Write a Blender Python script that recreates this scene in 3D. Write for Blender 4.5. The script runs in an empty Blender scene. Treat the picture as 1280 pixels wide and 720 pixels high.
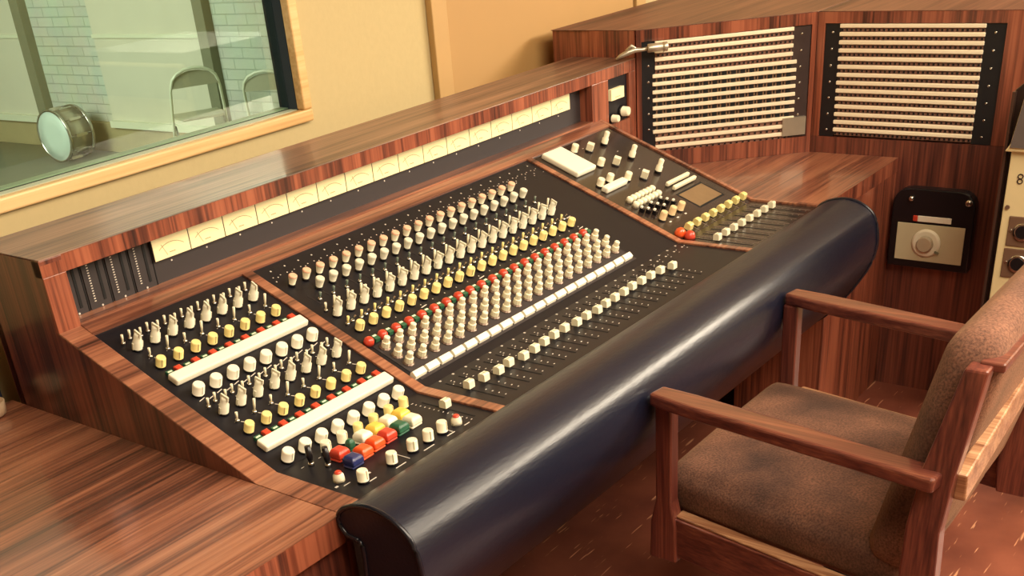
import bpy, math, random
from mathutils import Matrix, Vector
random.seed(7)
SC = bpy.context.scene
COL = SC.collection
WM = {}                                   # world matrix of every object made here
H = 0.74                                  # desk top
YC = 0.1885                               # fold between flat fader strip and sloped panels
TH = math.radians(20.854)
FZ = 0.06                                 # floor level in build coordinates (moved to 0 at the end)
Rx = Matrix.Rotation(TH, 4, 'X')

# ---------------------------------------------------------------- helpers
def lin(c):
    c /= 255.0
    return c / 12.92 if c <= 0.04045 else ((c + 0.055) / 1.055) ** 2.4
def rgb(r, g, b): return (lin(r), lin(g), lin(b), 1.0)

class MB:
    """collects shapes for ONE mesh object"""
    def __init__(self): self.v = []; self.f = []; self.m = []; self.s = []
    def add(self, vs, fs, mi=0, smooth=False, M=None):
        n = len(self.v)
        for p in vs:
            p = Vector(p)
            self.v.append(M @ p if M is not None else p)
        for f in fs:
            self.f.append([i + n for i in f]); self.m.append(mi); self.s.append(smooth)
        return self
    def box(self, a, b, mi=0, M=None):
        x0, y0, z0 = a; x1, y1, z1 = b
        vs = [(x0,y0,z0),(x1,y0,z0),(x1,y1,z0),(x0,y1,z0),(x0,y0,z1),(x1,y0,z1),(x1,y1,z1),(x0,y1,z1)]
        return self.add(vs, [(0,3,2,1),(4,5,6,7),(0,1,5,4),(1,2,6,5),(2,3,7,6),(3,0,4,7)], mi, False, M)
    def lathe(self, prof, n=16, mi=0, M=None, smooth=True, mis=None, caps=True):
        """prof: (r, z) from bottom to top; closed with caps"""
        vs = []; 
        for r, z in prof:
            for k in range(n):
                a = 2*math.pi*k/n; vs.append((r*math.cos(a), r*math.sin(a), z))
        base = len(self.v)
        for p in vs:
            p = Vector(p); self.v.append(M @ p if M is not None else p)
        for i in range(len(prof)-1):
            for k in range(n):
                k2 = (k+1) % n
                self.f.append([base+i*n+k, base+i*n+k2, base+(i+1)*n+k2, base+(i+1)*n+k])
                self.m.append(mis[i] if mis else mi); self.s.append(smooth)
        if not caps: return self
        self.f.append([base+k for k in range(n)][::-1]); self.m.append(mis[0] if mis else mi); self.s.append(False)
        t = (len(prof)-1)*n
        self.f.append([base+t+k for k in range(n)]); self.m.append(mis[-1] if mis else mi); self.s.append(False)
        return self
    def prism(self, poly, a, b, axis='x', mi=0, M=None, smooth=False):
        """extrude a closed 2D outline; axis x: outline is (y,z); axis z: outline is (x,y); axis y: (x,z)"""
        n = len(poly)
        def P(q, t):
            return (t, q[0], q[1]) if axis == 'x' else ((q[0], q[1], t) if axis == 'z' else (q[0], t, q[1]))
        vs = [P(q, a) for q in poly] + [P(q, b) for q in poly]
        base = len(self.v)
        for p in vs:
            p = Vector(p); self.v.append(M @ p if M is not None else p)
        for k in range(n):
            k2 = (k+1) % n
            self.f.append([base+k, base+k2, base+n+k2, base+n+k]); self.m.append(mi); self.s.append(smooth)
        self.f.append([base+k for k in range(n)][::-1]); self.m.append(mi); self.s.append(False)
        self.f.append([base+n+k for k in range(n)]); self.m.append(mi); self.s.append(False)
        return self
    def tube(self, pts, r, n=8, mi=0, M=None, rs=None):
        pts = [Vector(p) for p in pts]; base = len(self.v); up = Vector((0, 0, 1))
        for i, p in enumerate(pts):
            d = (pts[min(i+1, len(pts)-1)] - pts[max(i-1, 0)]).normalized()
            u = up if abs(d.dot(up)) < 0.95 else Vector((1, 0, 0))
            a = d.cross(u).normalized(); b = d.cross(a).normalized()
            rr = rs[i] if rs else r
            for k in range(n):
                t = 2*math.pi*k/n; q = p + a*rr*math.cos(t) + b*rr*math.sin(t)
                self.v.append(M @ q if M is not None else q)
        for i in range(len(pts)-1):
            for k in range(n):
                k2 = (k+1) % n
                self.f.append([base+i*n+k, base+i*n+k2, base+(i+1)*n+k2, base+(i+1)*n+k]); self.m.append(mi); self.s.append(True)
        self.f.append([base+k for k in range(n)][::-1]); self.m.append(mi); self.s.append(False)
        t = (len(pts)-1)*n
        self.f.append([base+t+k for k in range(n)]); self.m.append(mi); self.s.append(False)
        return self
    def bar(self, a, b, w, t, mi=0, up=(0, 0, 1)):
        """square bar from a to b; w across, t along up"""
        a = Vector(a); b = Vector(b); d = (b-a).normalized(); u = Vector(up)
        s = d.cross(u).normalized(); u = s.cross(d).normalized()
        vs = []
        for p in (a, b):
            for i, j in ((-1,-1),(1,-1),(1,1),(-1,1)): vs.append(p + s*(w/2*i) + u*(t/2*j))
        return self.add(vs, [(0,1,2,3),(7,6,5,4),(0,4,5,1),(1,5,6,2),(2,6,7,3),(3,7,4,0)], mi)

def world_of(parent): return WM[parent] if parent else Matrix.Identity(4)
def mesh_of(name, mb, mats, origin, bevel=0):
    me = bpy.data.meshes.new(name)
    o = Vector(origin)
    me.from_pydata([tuple(p - o) for p in mb.v], [], mb.f)
    for m in (mats if isinstance(mats, (list, tuple)) else [mats]): me.materials.append(m)
    me.polygons.foreach_set('material_index', mb.m)
    me.polygons.foreach_set('use_smooth', mb.s)
    import bmesh
    bm = bmesh.new(); bm.from_mesh(me); bmesh.ops.recalc_face_normals(bm, faces=bm.faces); bm.to_mesh(me); bm.free()
    me.update()
    return me
def link(name, me, parent, W):
    o = bpy.data.objects.new(name, me); COL.objects.link(o)
    if parent: o.parent = parent
    WM[o] = W
    o.matrix_basis = world_of(parent).inverted() @ W
    return o
def obj(name, mb, mats, parent=None, origin=None, bevel=0.0, seg=2, subsurf=0):
    if origin is None:
        xs = [p.x for p in mb.v]; ys = [p.y for p in mb.v]; zs = [p.z for p in mb.v]
        origin = ((min(xs)+max(xs))/2, (min(ys)+max(ys))/2, min(zs))
    me = mesh_of(name, mb, mats, origin)
    o = link(name, me, parent, Matrix.Translation(Vector(origin)))
    if bevel:
        b = o.modifiers.new('bevel', 'BEVEL'); b.width = bevel; b.segments = seg; b.limit_method = 'ANGLE'; b.angle_limit = math.radians(40)
    if subsurf:
        s = o.modifiers.new('subsurf', 'SUBSURF'); s.levels = subsurf; s.render_levels = subsurf
    return o
def thing(name, label, cat, loc, group=None):
    o = bpy.data.objects.new(name, None); COL.objects.link(o); o.empty_display_size = 0.1
    WM[o] = Matrix.Translation(Vector(loc)); o.matrix_basis = WM[o]
    return tag(o, label, cat, group)
def tag(o, label, cat, group=None):
    o['label'] = label; o['category'] = cat
    if group: o['group'] = group
    return o
def struct(name, mb, mats, **k):
    o = obj(name, mb, mats, **k); o['kind'] = 'structure'; return o
PROTO = {}
def proto(name, mb, mats):
    me = mesh_of(name, mb, mats, (0, 0, 0)); return me
def put(me, name, parent, M, label=None):
    o = link(name, me, parent, M)
    if label: o['label'] = label
    return o
def copy_tree(src, M, label=None):
    """copy a thing and its parts; M is the world matrix of the copy"""
    D = M @ WM[src].inverted()
    def rec(o, par):
        c = o.copy(); COL.objects.link(c); c.parent = par
        WM[c] = D @ WM[o]; c.matrix_basis = world_of(par).inverted() @ WM[c]
        for ch in [k for k in list(WM) if k.parent == o]: rec(ch, c)
        return c
    r = rec(src, None)
    if label: r['label'] = label
    return r

# places on the console panels: s runs up the slope from the fold, y forward of it
def SL(x, s, h=0.0):
    return Matrix.Translation((x, YC + s*math.cos(TH) - h*math.sin(TH), H + s*math.sin(TH) + h*math.cos(TH))) @ Rx
def FL(x, y, h=0.0): return Matrix.Translation((x, y, H + h))

# ---------------------------------------------------------------- materials
def newmat(name):
    m = bpy.data.materials.new(name); m.use_nodes = True
    nt = m.node_tree; b = nt.nodes['Principled BSDF']
    return m, nt, b
def plain(name, col, rough=0.5, metal=0.0, spec=0.5, noise=0.0, nscale=40, bump=0.0, coat=0.0, emit=0.0, trans=0.0):
    m, nt, b = newmat(name)
    b.inputs['Roughness'].default_value = rough; b.inputs['Metallic'].default_value = metal
    b.inputs['Specular IOR Level'].default_value = spec
    b.inputs['Coat Weight'].default_value = coat; b.inputs['Coat Roughness'].default_value = 0.15
    tc = nt.nodes.new('ShaderNodeTexCoord'); nz = nt.nodes.new('ShaderNodeTexNoise')
    nz.inputs['Scale'].default_value = nscale; nz.inputs['Detail'].default_value = 5
    nt.links.new(tc.outputs['Object'], nz.inputs['Vector'])
    mx = nt.nodes.new('ShaderNodeMix'); mx.data_type = 'RGBA'; mx.blend_type = 'MIX'
    k = 1 - noise
    mx.inputs[6].default_value = (col[0]*k, col[1]*k, col[2]*k, 1)
    k = 1 + noise
    mx.inputs[7].default_value = (min(1, col[0]*k), min(1, col[1]*k), min(1, col[2]*k), 1)
    nt.links.new(nz.outputs['Fac'], mx.inputs[0]); nt.links.new(mx.outputs[2], b.inputs['Base Color'])
    if bump:
        bp = nt.nodes.new('ShaderNodeBump'); bp.inputs['Strength'].default_value = bump; bp.inputs['Distance'].default_value = 0.002
        nt.links.new(nz.outputs['Fac'], bp.inputs['Height']); nt.links.new(bp.outputs['Normal'], b.inputs['Normal'])
    if emit:
        b.inputs['Emission Color'].default_value = col; b.inputs['Emission Strength'].default_value = emit
    return m
def wood(name, axis, cols, rough=0.28, scale=1.0, spec=0.5, coat=0.5, swap=None):
    """long-grained veneer; the grain runs along axis in object space"""
    m, nt, b = newmat(name); L = nt.links.new
    tc = nt.nodes.new('ShaderNodeTexCoord')
    def mapped(lo, hi, off=0.0):
        mp = nt.nodes.new('ShaderNodeMapping'); s = [hi*scale]*3; s['xyz'.index(axis)] = lo*scale
        mp.inputs['Scale'].default_value = s; mp.inputs['Location'].default_value = (off, off*1.7, off*0.6)
        L(tc.outputs['Object'], mp.inputs['Vector']); return mp
    n1 = nt.nodes.new('ShaderNodeTexNoise'); n1.inputs['Scale'].default_value = 1; n1.inputs['Detail'].default_value = 5; n1.inputs['Distortion'].default_value = 0.6
    L(mapped(1.1, 20).outputs[0], n1.inputs['Vector'])
    n2 = nt.nodes.new('ShaderNodeTexNoise'); n2.inputs['Scale'].default_value = 1; n2.inputs['Detail'].default_value = 6
    L(mapped(3.5, 150, 3.1).outputs[0], n2.inputs['Vector'])
    n3 = nt.nodes.new('ShaderNodeTexNoise'); n3.inputs['Scale'].default_value = 1; n3.inputs['Detail'].default_value = 2
    L(mapped(0.8, 5, 7.7).outputs[0], n3.inputs['Vector'])
    a = nt.nodes.new('ShaderNodeMath'); a.operation = 'MULTIPLY'; a.inputs[1].default_value = 0.48; L(n1.outputs['Fac'], a.inputs[0])
    c = nt.nodes.new('ShaderNodeMath'); c.operation = 'MULTIPLY_ADD'; c.inputs[1].default_value = 0.36; L(n2.outputs['Fac'], c.inputs[0]); L(a.outputs[0], c.inputs[2])
    d = nt.nodes.new('ShaderNodeMath'); d.operation = 'MULTIPLY_ADD'; d.inputs[1].default_value = 0.16; L(n3.outputs['Fac'], d.inputs[0]); L(c.outputs[0], d.inputs[2])
    r = nt.nodes.new('ShaderNodeValToRGB'); L(d.outputs[0], r.inputs[0])
    pos = (0.375, 0.45, 0.52, 0.60)
    el = r.color_ramp.elements
    el[0].position = pos[0]; el[0].color = cols[0]; el[1].position = pos[3]; el[1].color = cols[3]
    e = el.new(pos[1]); e.color = cols[1]; e = el.new(pos[2]); e.color = cols[2]
    L(r.outputs[0], b.inputs['Base Color'])
    b.inputs['Roughness'].default_value = rough; b.inputs['Specular IOR Level'].default_value = spec
    b.inputs['Coat Weight'].default_value = coat; b.inputs['Coat Roughness'].default_value = 0.12
    bp = nt.nodes.new('ShaderNodeBump'); bp.inputs['Strength'].default_value = 0.12; bp.inputs['Distance'].default_value = 0.001
    L(n2.outputs['Fac'], bp.inputs['Height']); L(bp.outputs[0], b.inputs['Normal'])
    return m
ROSE = (rgb(60, 37, 30), rgb(110, 66, 50), rgb(148, 94, 70), rgb(174, 118, 88))
ROSEV = (rgb(52, 27, 22), rgb(102, 53, 39), rgb(142, 77, 55), rgb(168, 97, 70))
SHADED_ROSE = (rgb(40, 22, 20), rgb(84, 44, 36), rgb(112, 60, 46), rgb(134, 74, 56))  # darker rosewood copy; shade put into the colour of side, pedestal and lower front
WX = wood('rosewood_lengthwise', 'x', ROSE, rough=0.3)
WY = wood('rosewood_crosswise', 'y', ROSE, rough=0.3)
WZ = wood('rosewood_upright', 'z', ROSEV, rough=0.32)
CHW = wood('armchair_wood', 'y', (rgb(62, 28, 26), rgb(92, 46, 39), rgb(112, 60, 48), rgb(138, 80, 60)), rough=0.3, scale=1.6)
CHWZ = wood('armchair_wood_upright', 'z', (rgb(62, 28, 26), rgb(88, 42, 36), rgb(106, 54, 44), rgb(130, 70, 54)), rough=0.3, scale=1.6)
WORN_LIT = wood('worn_lit_wood', 'y', (rgb(120, 76, 52), rgb(156, 108, 76), rgb(180, 134, 98), rgb(204, 160, 122)), rough=0.35, scale=2)  # chair wood lightened: real edge wear, and light painted on the back rail
PANEL = plain('black_anodised_panel', rgb(24, 22, 28), rough=0.42, spec=0.3, noise=0.15)
PANELG = plain('grey_meter_plate', rgb(50, 43, 44), rough=0.6, noise=0.06)
PANELR = plain('glossy_dark_panel', rgb(48, 38, 34), rough=0.2, spec=0.6, noise=0.35, nscale=18)
RAILM = plain('black_rack_rail', rgb(22, 22, 27), rough=0.4, noise=0.1)
CREAM = plain('cream_plastic', rgb(242, 234, 204), rough=0.4, noise=0.05)
IVORY = plain('ivory_plastic', rgb(244, 238, 216), rough=0.38, noise=0.03)
GREYK = plain('pale_grey_plastic', rgb(226, 221, 198), rough=0.4, noise=0.08)
PINK = plain('salmon_cap', rgb(238, 186, 154), rough=0.45, noise=0.05)
YEL = plain('yellow_plastic', rgb(240, 222, 146), rough=0.4, noise=0.05)
YELD = plain('deep_yellow_plastic', rgb(242, 204, 84), rough=0.35, noise=0.04)
RED = plain('red_plastic', rgb(206, 66, 44), rough=0.35, noise=0.1, coat=0.3)
REDD = plain('dark_red_plastic', rgb(150, 34, 30), rough=0.4)
ORANGE = plain('orange_plastic', rgb(236, 92, 40), rough=0.3, noise=0.06, coat=0.4)
GREEN = plain('green_plastic', rgb(44, 96, 70), rough=0.35, noise=0.2)
BLUE = plain('navy_plastic', rgb(40, 48, 100), rough=0.3, coat=0.4)
WHITEP = plain('white_print', rgb(214, 206, 194), rough=0.6)
GLASSY = plain('smoked_green_lever', rgb(96, 112, 100), rough=0.2, spec=0.8)
CHROME = plain('chrome', rgb(214, 210, 200), rough=0.22, metal=1.0)
STEELP = plain('brushed_silver', rgb(200, 194, 176), rough=0.38, metal=0.85, noise=0.1)
BLACK = plain('black_plastic', rgb(22, 20, 24), rough=0.3)
BLK2 = plain('slot_black', rgb(10, 10, 12), rough=0.8)
METER = plain('meter_face_cream', rgb(246, 230, 176), rough=0.45, noise=0.03, emit=0.12)
INK = plain('meter_ink', rgb(176, 156, 112), rough=0.6)
NAVYM = plain('dark_block_navy', rgb(32, 38, 58), rough=0.8)

def vinyl():
    m, nt, b = newmat('black_navy_vinyl'); L = nt.links.new
    tc = nt.nodes.new('ShaderNodeTexCoord')
    mp = nt.nodes.new('ShaderNodeMapping'); mp.inputs['Scale'].default_value = (45, 150, 150); L(tc.outputs['Object'], mp.inputs[0])
    n = nt.nodes.new('ShaderNodeTexNoise'); n.inputs['Scale'].default_value = 1; n.inputs['Detail'].default_value = 4; L(mp.outputs[0], n.inputs[0])
    n2 = nt.nodes.new('ShaderNodeTexNoise'); n2.inputs['Scale'].default_value = 5; n2.inputs['Detail'].default_value = 3; L(tc.outputs['Object'], n2.inputs[0])
    mx = nt.nodes.new('ShaderNodeMix'); mx.data_type = 'RGBA'
    mx.inputs[6].default_value = rgb(15, 18, 34); mx.inputs[7].default_value = rgb(23, 27, 45); L(n2.outputs['Fac'], mx.inputs[0]); L(mx.outputs[2], b.inputs['Base Color'])
    b.inputs['Roughness'].default_value = 0.33; b.inputs['Specular IOR Level'].default_value = 0.5
    bp = nt.nodes.new('ShaderNodeBump'); bp.inputs['Strength'].default_value = 0.3; bp.inputs['Distance'].default_value = 0.0015
    L(n.outputs['Fac'], bp.inputs['Height']); L(bp.outputs[0], b.inputs['Normal'])
    return m
VINYL = vinyl()
PIPING = plain('vinyl_piping', rgb(24, 25, 36), rough=0.22)
def fabric():
    m, nt, b = newmat('brown_wool_upholstery'); L = nt.links.new
    tc = nt.nodes.new('ShaderNodeTexCoord')
    n = nt.nodes.new('ShaderNodeTexNoise'); n.inputs['Scale'].default_value = 260; n.inputs['Detail'].default_value = 4; L(tc.outputs['Object'], n.inputs[0])
    n2 = nt.nodes.new('ShaderNodeTexNoise'); n2.inputs['Scale'].default_value = 7; n2.inputs['Detail'].default_value = 7; L(tc.outputs['Object'], n2.inputs[0])
    r = nt.nodes.new('ShaderNodeValToRGB'); L(n2.outputs['Fac'], r.inputs[0])
    r.color_ramp.elements[0].position = 0.3; r.color_ramp.elements[0].color = rgb(60, 38, 34)
    r.color_ramp.elements[1].position = 0.72; r.color_ramp.elements[1].color = rgb(142, 96, 74)
    mx = nt.nodes.new('ShaderNodeMix'); mx.data_type = 'RGBA'; mx.blend_type = 'MULTIPLY'; mx.inputs[0].default_value = 0.8
    r2 = nt.nodes.new('ShaderNodeValToRGB'); L(n.outputs['Fac'], r2.inputs[0]); r2.color_ramp.elements[0].position = 0.3; r2.color_ramp.elements[0].color = (.22, .2, .2, 1); r2.color_ramp.elements[1].position = 0.65
    L(r.outputs[0], mx.inputs[6]); L(r2.outputs[0], mx.inputs[7]); L(mx.outputs[2], b.inputs['Base Color'])
    b.inputs['Roughness'].default_value = 0.9; b.inputs['Sheen Weight'].default_value = 0.35; b.inputs['Sheen Tint'].default_value = rgb(190, 140, 100)
    bp = nt.nodes.new('ShaderNodeBump'); bp.inputs['Strength'].default_value = 0.6; bp.inputs['Distance'].default_value = 0.002
    L(n.outputs['Fac'], bp.inputs['Height']); L(bp.outputs[0], b.inputs['Normal'])
    return m
FABRIC = fabric()
def brick(name, c1, c2, mortar, scale=1.0, bump=0.6, uvw=(1, 2)):
    m, nt, b = newmat(name); L = nt.links.new
    tc = nt.nodes.new('ShaderNodeTexCoord'); sp = nt.nodes.new('ShaderNodeSeparateXYZ'); L(tc.outputs['Object'], sp.inputs[0])
    cb = nt.nodes.new('ShaderNodeCombineXYZ'); L(sp.outputs[uvw[0]], cb.inputs[0]); L(sp.outputs[uvw[1]], cb.inputs[1])
    bt = nt.nodes.new('ShaderNodeTexBrick'); L(cb.outputs[0], bt.inputs['Vector'])
    bt.inputs['Scale'].default_value = scale; bt.inputs['Color1'].default_value = c1; bt.inputs['Color2'].default_value = c2; bt.inputs['Mortar'].default_value = mortar
    bt.inputs['Mortar Size'].default_value = 0.006; bt.inputs['Brick Width'].default_value = 0.24; bt.inputs['Row Height'].default_value = 0.085; bt.inputs['Mortar Smooth'].default_value = 0.5
    nz = nt.nodes.new('ShaderNodeTexNoise'); nz.inputs['Scale'].default_value = 3; nz.inputs['Detail'].default_value = 5; L(tc.outputs['Object'], nz.inputs[0])
    mx = nt.nodes.new('ShaderNodeMix'); mx.data_type = 'RGBA'; mx.blend_type = 'SOFT_LIGHT'; mx.inputs[0].default_value = 0.35
    L(bt.outputs['Color'], mx.inputs[6]); L(nz.outputs['Color'], mx.inputs[7]); L(mx.outputs[2], b.inputs['Base Color'])
    b.inputs['Roughness'].default_value = 0.8
    bp = nt.nodes.new('ShaderNodeBump'); bp.inputs['Strength'].default_value = bump; bp.inputs['Distance'].default_value = 0.01; bp.invert = True
    L(bt.outputs['Fac'], bp.inputs['Height']); L(bp.outputs[0], b.inputs['Normal'])
    return m
WALLM = plain('cream_painted_wall', rgb(190, 172, 126), rough=0.85, noise=0.05, nscale=60, bump=0.25)
DOORM = plain('tan_painted_door', rgb(176, 138, 84), rough=0.6, noise=0.03, nscale=8)
TRIMM = plain('tan_trim', rgb(186, 150, 96), rough=0.5, noise=0.05, nscale=20)
FRAMEW = wood('honey_wood_frame', 'x', (rgb(196, 150, 92), rgb(212, 170, 110), rgb(224, 186, 128), rgb(232, 198, 142)), rough=0.45, scale=0.7, coat=0.1)
SILLM = plain('pale_green_sill', rgb(176, 184, 160), rough=0.5)
CEILM = plain('ceiling_tiles', rgb(214, 204, 180), rough=0.9, noise=0.05)
BRICKM = brick('painted_brick', rgb(202, 206, 186), rgb(192, 198, 180), rgb(176, 182, 164), scale=1.0)
PADM = plain('pale_baffle_cloth', rgb(212, 208, 184), rough=0.85, noise=0.05, nscale=4)
POSTM = plain('grey_olive_post', rgb(126, 126, 98), rough=0.7, noise=0.1, nscale=10)
SKIRTM = plain('tan_board', rgb(170, 156, 112), rough=0.7, noise=0.12, nscale=6)
STFLOOR = plain('studio_floor_lino', rgb(112, 112, 88), rough=0.45, noise=0.12, nscale=5)
HEADM = plain('drum_head', rgb(206, 222, 208), rough=0.4, noise=0.06, nscale=6)
CHAIRG = plain('beige_enamel', rgb(176, 172, 142), rough=0.35, noise=0.05)
CHAIRL = plain('bright_enamel', rgb(222, 224, 196), rough=0.3)

def floor_mat():
    m, nt, b = newmat('scuffed_red_brown_floor'); L = nt.links.new
    tc = nt.nodes.new('ShaderNodeTexCoord')
    n = nt.nodes.new('ShaderNodeTexNoise'); n.inputs['Scale'].default_value = 6; n.inputs['Detail'].default_value = 8; L(tc.outputs['Object'], n.inputs[0])
    r = nt.nodes.new('ShaderNodeValToRGB'); L(n.outputs['Fac'], r.inputs[0])
    r.color_ramp.elements[0].position = 0.3; r.color_ramp.elements[0].color = rgb(108, 56, 44)
    r.color_ramp.elements[1].position = 0.7; r.color_ramp.elements[1].color = rgb(148, 84, 64)
    # pale scuffs: two fields of thin stretched streaks at different angles
    prev = r.outputs[0]
    for ang, off, lo, hi in ((0.5, 0.0, 6, 75), (-0.35, 4.0, 8, 95), (1.3, 9.0, 7, 85)):
        mp = nt.nodes.new('ShaderNodeMapping'); mp.inputs['Rotation'].default_value = (0, 0, ang); mp.inputs['Location'].default_value = (off, off, 0)
        mp.inputs['Scale'].default_value = (lo, hi, 1); L(tc.outputs['Object'], mp.inputs[0])
        s = nt.nodes.new('ShaderNodeTexNoise'); s.inputs['Scale'].default_value = 1; s.inputs['Detail'].default_value = 2; L(mp.outputs[0], s.inputs[0])
        t = nt.nodes.new('ShaderNodeValToRGB'); L(s.outputs['Fac'], t.inputs[0])
        t.color_ramp.elements[0].position = 0.685; t.color_ramp.elements[0].color = (0, 0, 0, 1); t.color_ramp.elements[1].position = 0.715
        mx = nt.nodes.new('ShaderNodeMix'); mx.data_type = 'RGBA'; L(t.outputs[0], mx.inputs[0]); L(prev, mx.inputs[6]); mx.inputs[7].default_value = rgb(214, 156, 118)
        prev = mx.outputs[2]
    L(prev, b.inputs['Base Color']); b.inputs['Roughness'].default_value = 0.4
    return m
FLOORM = floor_mat()
def glass_mat():
    m = bpy.data.materials.new('studio_glass'); m.use_nodes = True; nt = m.node_tree; nt.nodes.clear(); L = nt.links.new
    o = nt.nodes.new('ShaderNodeOutputMaterial'); t = nt.nodes.new('ShaderNodeBsdfTransparent'); t.inputs[0].default_value = (0.88, 0.97, 0.90, 1)
    g = nt.nodes.new('ShaderNodeBsdfGlossy'); g.inputs['Roughness'].default_value = 0.02
    f = nt.nodes.new('ShaderNodeFresnel'); f.inputs[0].default_value = 1.45
    x = nt.nodes.new('ShaderNodeMixShader'); L(f.outputs[0], x.inputs[0]); L(t.outputs[0], x.inputs[1]); L(g.outputs[0], x.inputs[2]); L(x.outputs[0], o.inputs[0])
    return m
GLASS = glass_mat()

# ---------------------------------------------------------------- room shell
YW = 1.0                                  # control room face of the window wall
XL, XR, YF, ZC = -3.2, 6.3, -3.6, 2.75
WX0, WX1, WZ0, WZ1 = -2.4, 0.966, 1.083, 2.25
mb = MB().box((XL, YF, FZ-0.1), (XR, YW+0.06, FZ)); struct('floor', mb, FLOORM, origin=(0, 0, FZ))
mb = MB(); T = YW + 0.066
mb.box((XL, YW, FZ), (WX0-0.03, T, ZC)); mb.box((WX0-0.03, YW, FZ), (WX1+0.028, T, WZ0-0.028))
mb.box((WX0-0.03, YW, WZ1+0.03), (WX1+0.028, T, ZC)); mb.box((WX1+0.028, YW, FZ), (XR, T, ZC))
struct('wall_back', mb, WALLM, origin=(0, YW, FZ))
mb = MB().box((XR, YF, FZ), (XR+0.1, T, ZC)); struct('wall_right', mb, WALLM)
mb = MB().box((XL-0.1, YF, FZ), (XL, T, ZC)); struct('wall_left', mb, WALLM)
mb = MB().box((XL, YF-0.1, FZ), (XR, YF, ZC)); struct('wall_front', mb, WALLM)
mb = MB().box((XL-0.1, YF-0.1, ZC), (XR+0.1, T, ZC+0.1)); struct('ceiling', mb, CEILM)
# door and its casing on the back wall, right of the window
mb = MB().box((1.462, YW-0.022, FZ), (1.525, YW, 2.2)); mb.box((1.462, YW-0.022, 2.2), (2.55, YW, 2.26)); mb.box((2.49, YW-0.022, FZ), (2.55, YW, 2.2))
struct('trim_1', mb, TRIMM, bevel=0.003)
mb = MB().box((1.533, YW-0.012, FZ+0.01), (2.485, YW, 2.19)); d = struct('door_1', mb, DOORM, bevel=0.002)
mb = MB().lathe([(0.012, 0), (0.012, 0.03), (0.026, 0.045), (0.028, 0.06), (0.018, 0.07)], 16, M=Matrix.Translation((2.42, YW-0.012, 1.0)) @ Matrix.Rotation(math.pi/2, 4, 'X')); obj('door_handle', mb, CHROME, d)
mb = MB().box((1.525, YW-0.004, FZ), (1.533, YW, 2.19)); struct('trim_2', mb, BLK2)  # black strip paints the shade in the gap beside the door
# window: honey wood casing, dark reveal, pale sill, glass, second pane
mb = MB()
f0 = 0.028
mb.box((WX0-f0, YW-0.016, WZ0-f0), (WX1+f0, YW+0.01, WZ0)); mb.box((WX0-f0, YW-0.016, WZ1), (WX1+f0, YW+0.01, WZ1+f0))
mb.box((WX0-f0, YW-0.016, WZ0), (WX0, YW+0.01, WZ1)); mb.box((WX1, YW-0.016, WZ0), (WX1+f0, YW+0.01, WZ1))
win = struct('window_1', mb, FRAMEW, origin=(0, YW, WZ0), bevel=0.004)
DARKJ = plain('dark_blue_felt_reveal', rgb(40, 50, 60), rough=0.85, noise=0.1)
mb = MB().box((WX1, YW+0.01, WZ0-f0), (WX1+f0, T+0.004, WZ1)); obj('window_jamb', mb, DARKJ, win)
mb = MB().box((WX0-f0, YW+0.01, WZ0-f0), (WX0, T+0.004, WZ1)); obj('window_jamb', mb, DARKJ, win)
mb = MB().box((WX0-f0, YW+0.01, WZ1), (WX1+f0, T+0.004, WZ1+f0)); obj('window_head', mb, DARKJ, win)
mb = MB().box((WX0, YW+0.01, WZ0-f0), (WX1, YW+0.035, WZ0+0.001)); mb.box((WX0, YW+0.041, WZ0-f0), (WX1, T+0.004, WZ0+0.004)); obj('window_sill', mb, SILLM, win)
mb = MB().box((WX0, YW+0.035, WZ0-0.002), (WX1, YW+0.041, WZ0+0.0015)); obj('glazing_gasket', mb, BLK2, win)
mb = MB().box((WX0, YW+0.036, WZ0), (WX1, YW+0.040, WZ1)); obj('window_glass', mb, GLASS, win)
# ---------------------------------------------------------------- studio behind the glass
SZ = -0.5
P = Vector((5.485, 9.857, SZ)); dh = Vector((0.033, -0.999, 0)).normalized(); nh = Vector((-0.999, -0.033, 0)).normalized()
SM = Matrix(((nh.x, dh.x, 0, P.x), (nh.y, dh.y, 0, P.y), (0, 0, 1, SZ), (0, 0, 0, 1)))   # local x: out of the wall, y: along it, z: up from studio floor
def wl(name, a, b, mat, **k):
    """box in end wall coordinates: (out, along, up)"""
    me = mesh_of(name, MB().box(a, b), mat, (0, 0, 0)); o = link(name, me, None, SM)
    if k.get('bevel'):
        bb = o.modifiers.new('bevel', 'BEVEL'); bb.width = k['bevel']; bb.segments = 2
    return o
o = wl('wall_far', (-0.2, -3.5, -0.05), (0, 8.72, 3.6), BRICKM); o['kind'] = 'structure'
mb = MB().box((-4.0, T, SZ-0.1), (5.7, 13.3, SZ)); struct('floor', mb, STFLOOR, origin=(0, T, SZ))
mb = MB().box((-4.0, 13.3, SZ-0.1), (6.1, 13.45, 3.2)); struct('wall_north', mb, PADM)
mb = MB().box((-4.1, T, SZ-0.1), (-4.0, 13.4, 3.2)); struct('wall_west', mb, PADM)
mb = MB().box((-4.1, T, 3.1), (6.2, 13.45, 3.2)); struct('ceiling', mb, CEILM)
mb = MB().box((-4.0, T-0.02, SZ-0.1), (6.2, T, FZ)); mb.box((XL-0.9, T-0.1, FZ), (XL, T, 3.2)); mb.box((XL, T-0.1, ZC), (XR, T, 3.2)); struct('wall_south', mb, PADM)
o = wl('baseboard_far', (0, -3.5, 0), (0.05, 8.72, 0.27), SKIRTM, bevel=0.005); o['kind'] = 'structure'
for i, (a, b) in enumerate(((0.23, 0.365), (2.83, 2.95))):
    o = wl('trim_%d' % (i+3), (0.0, a, 0.27 if i == 0 else 0.1), (0.09, b, 3.4), POSTM); o['kind'] = 'structure'
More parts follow.
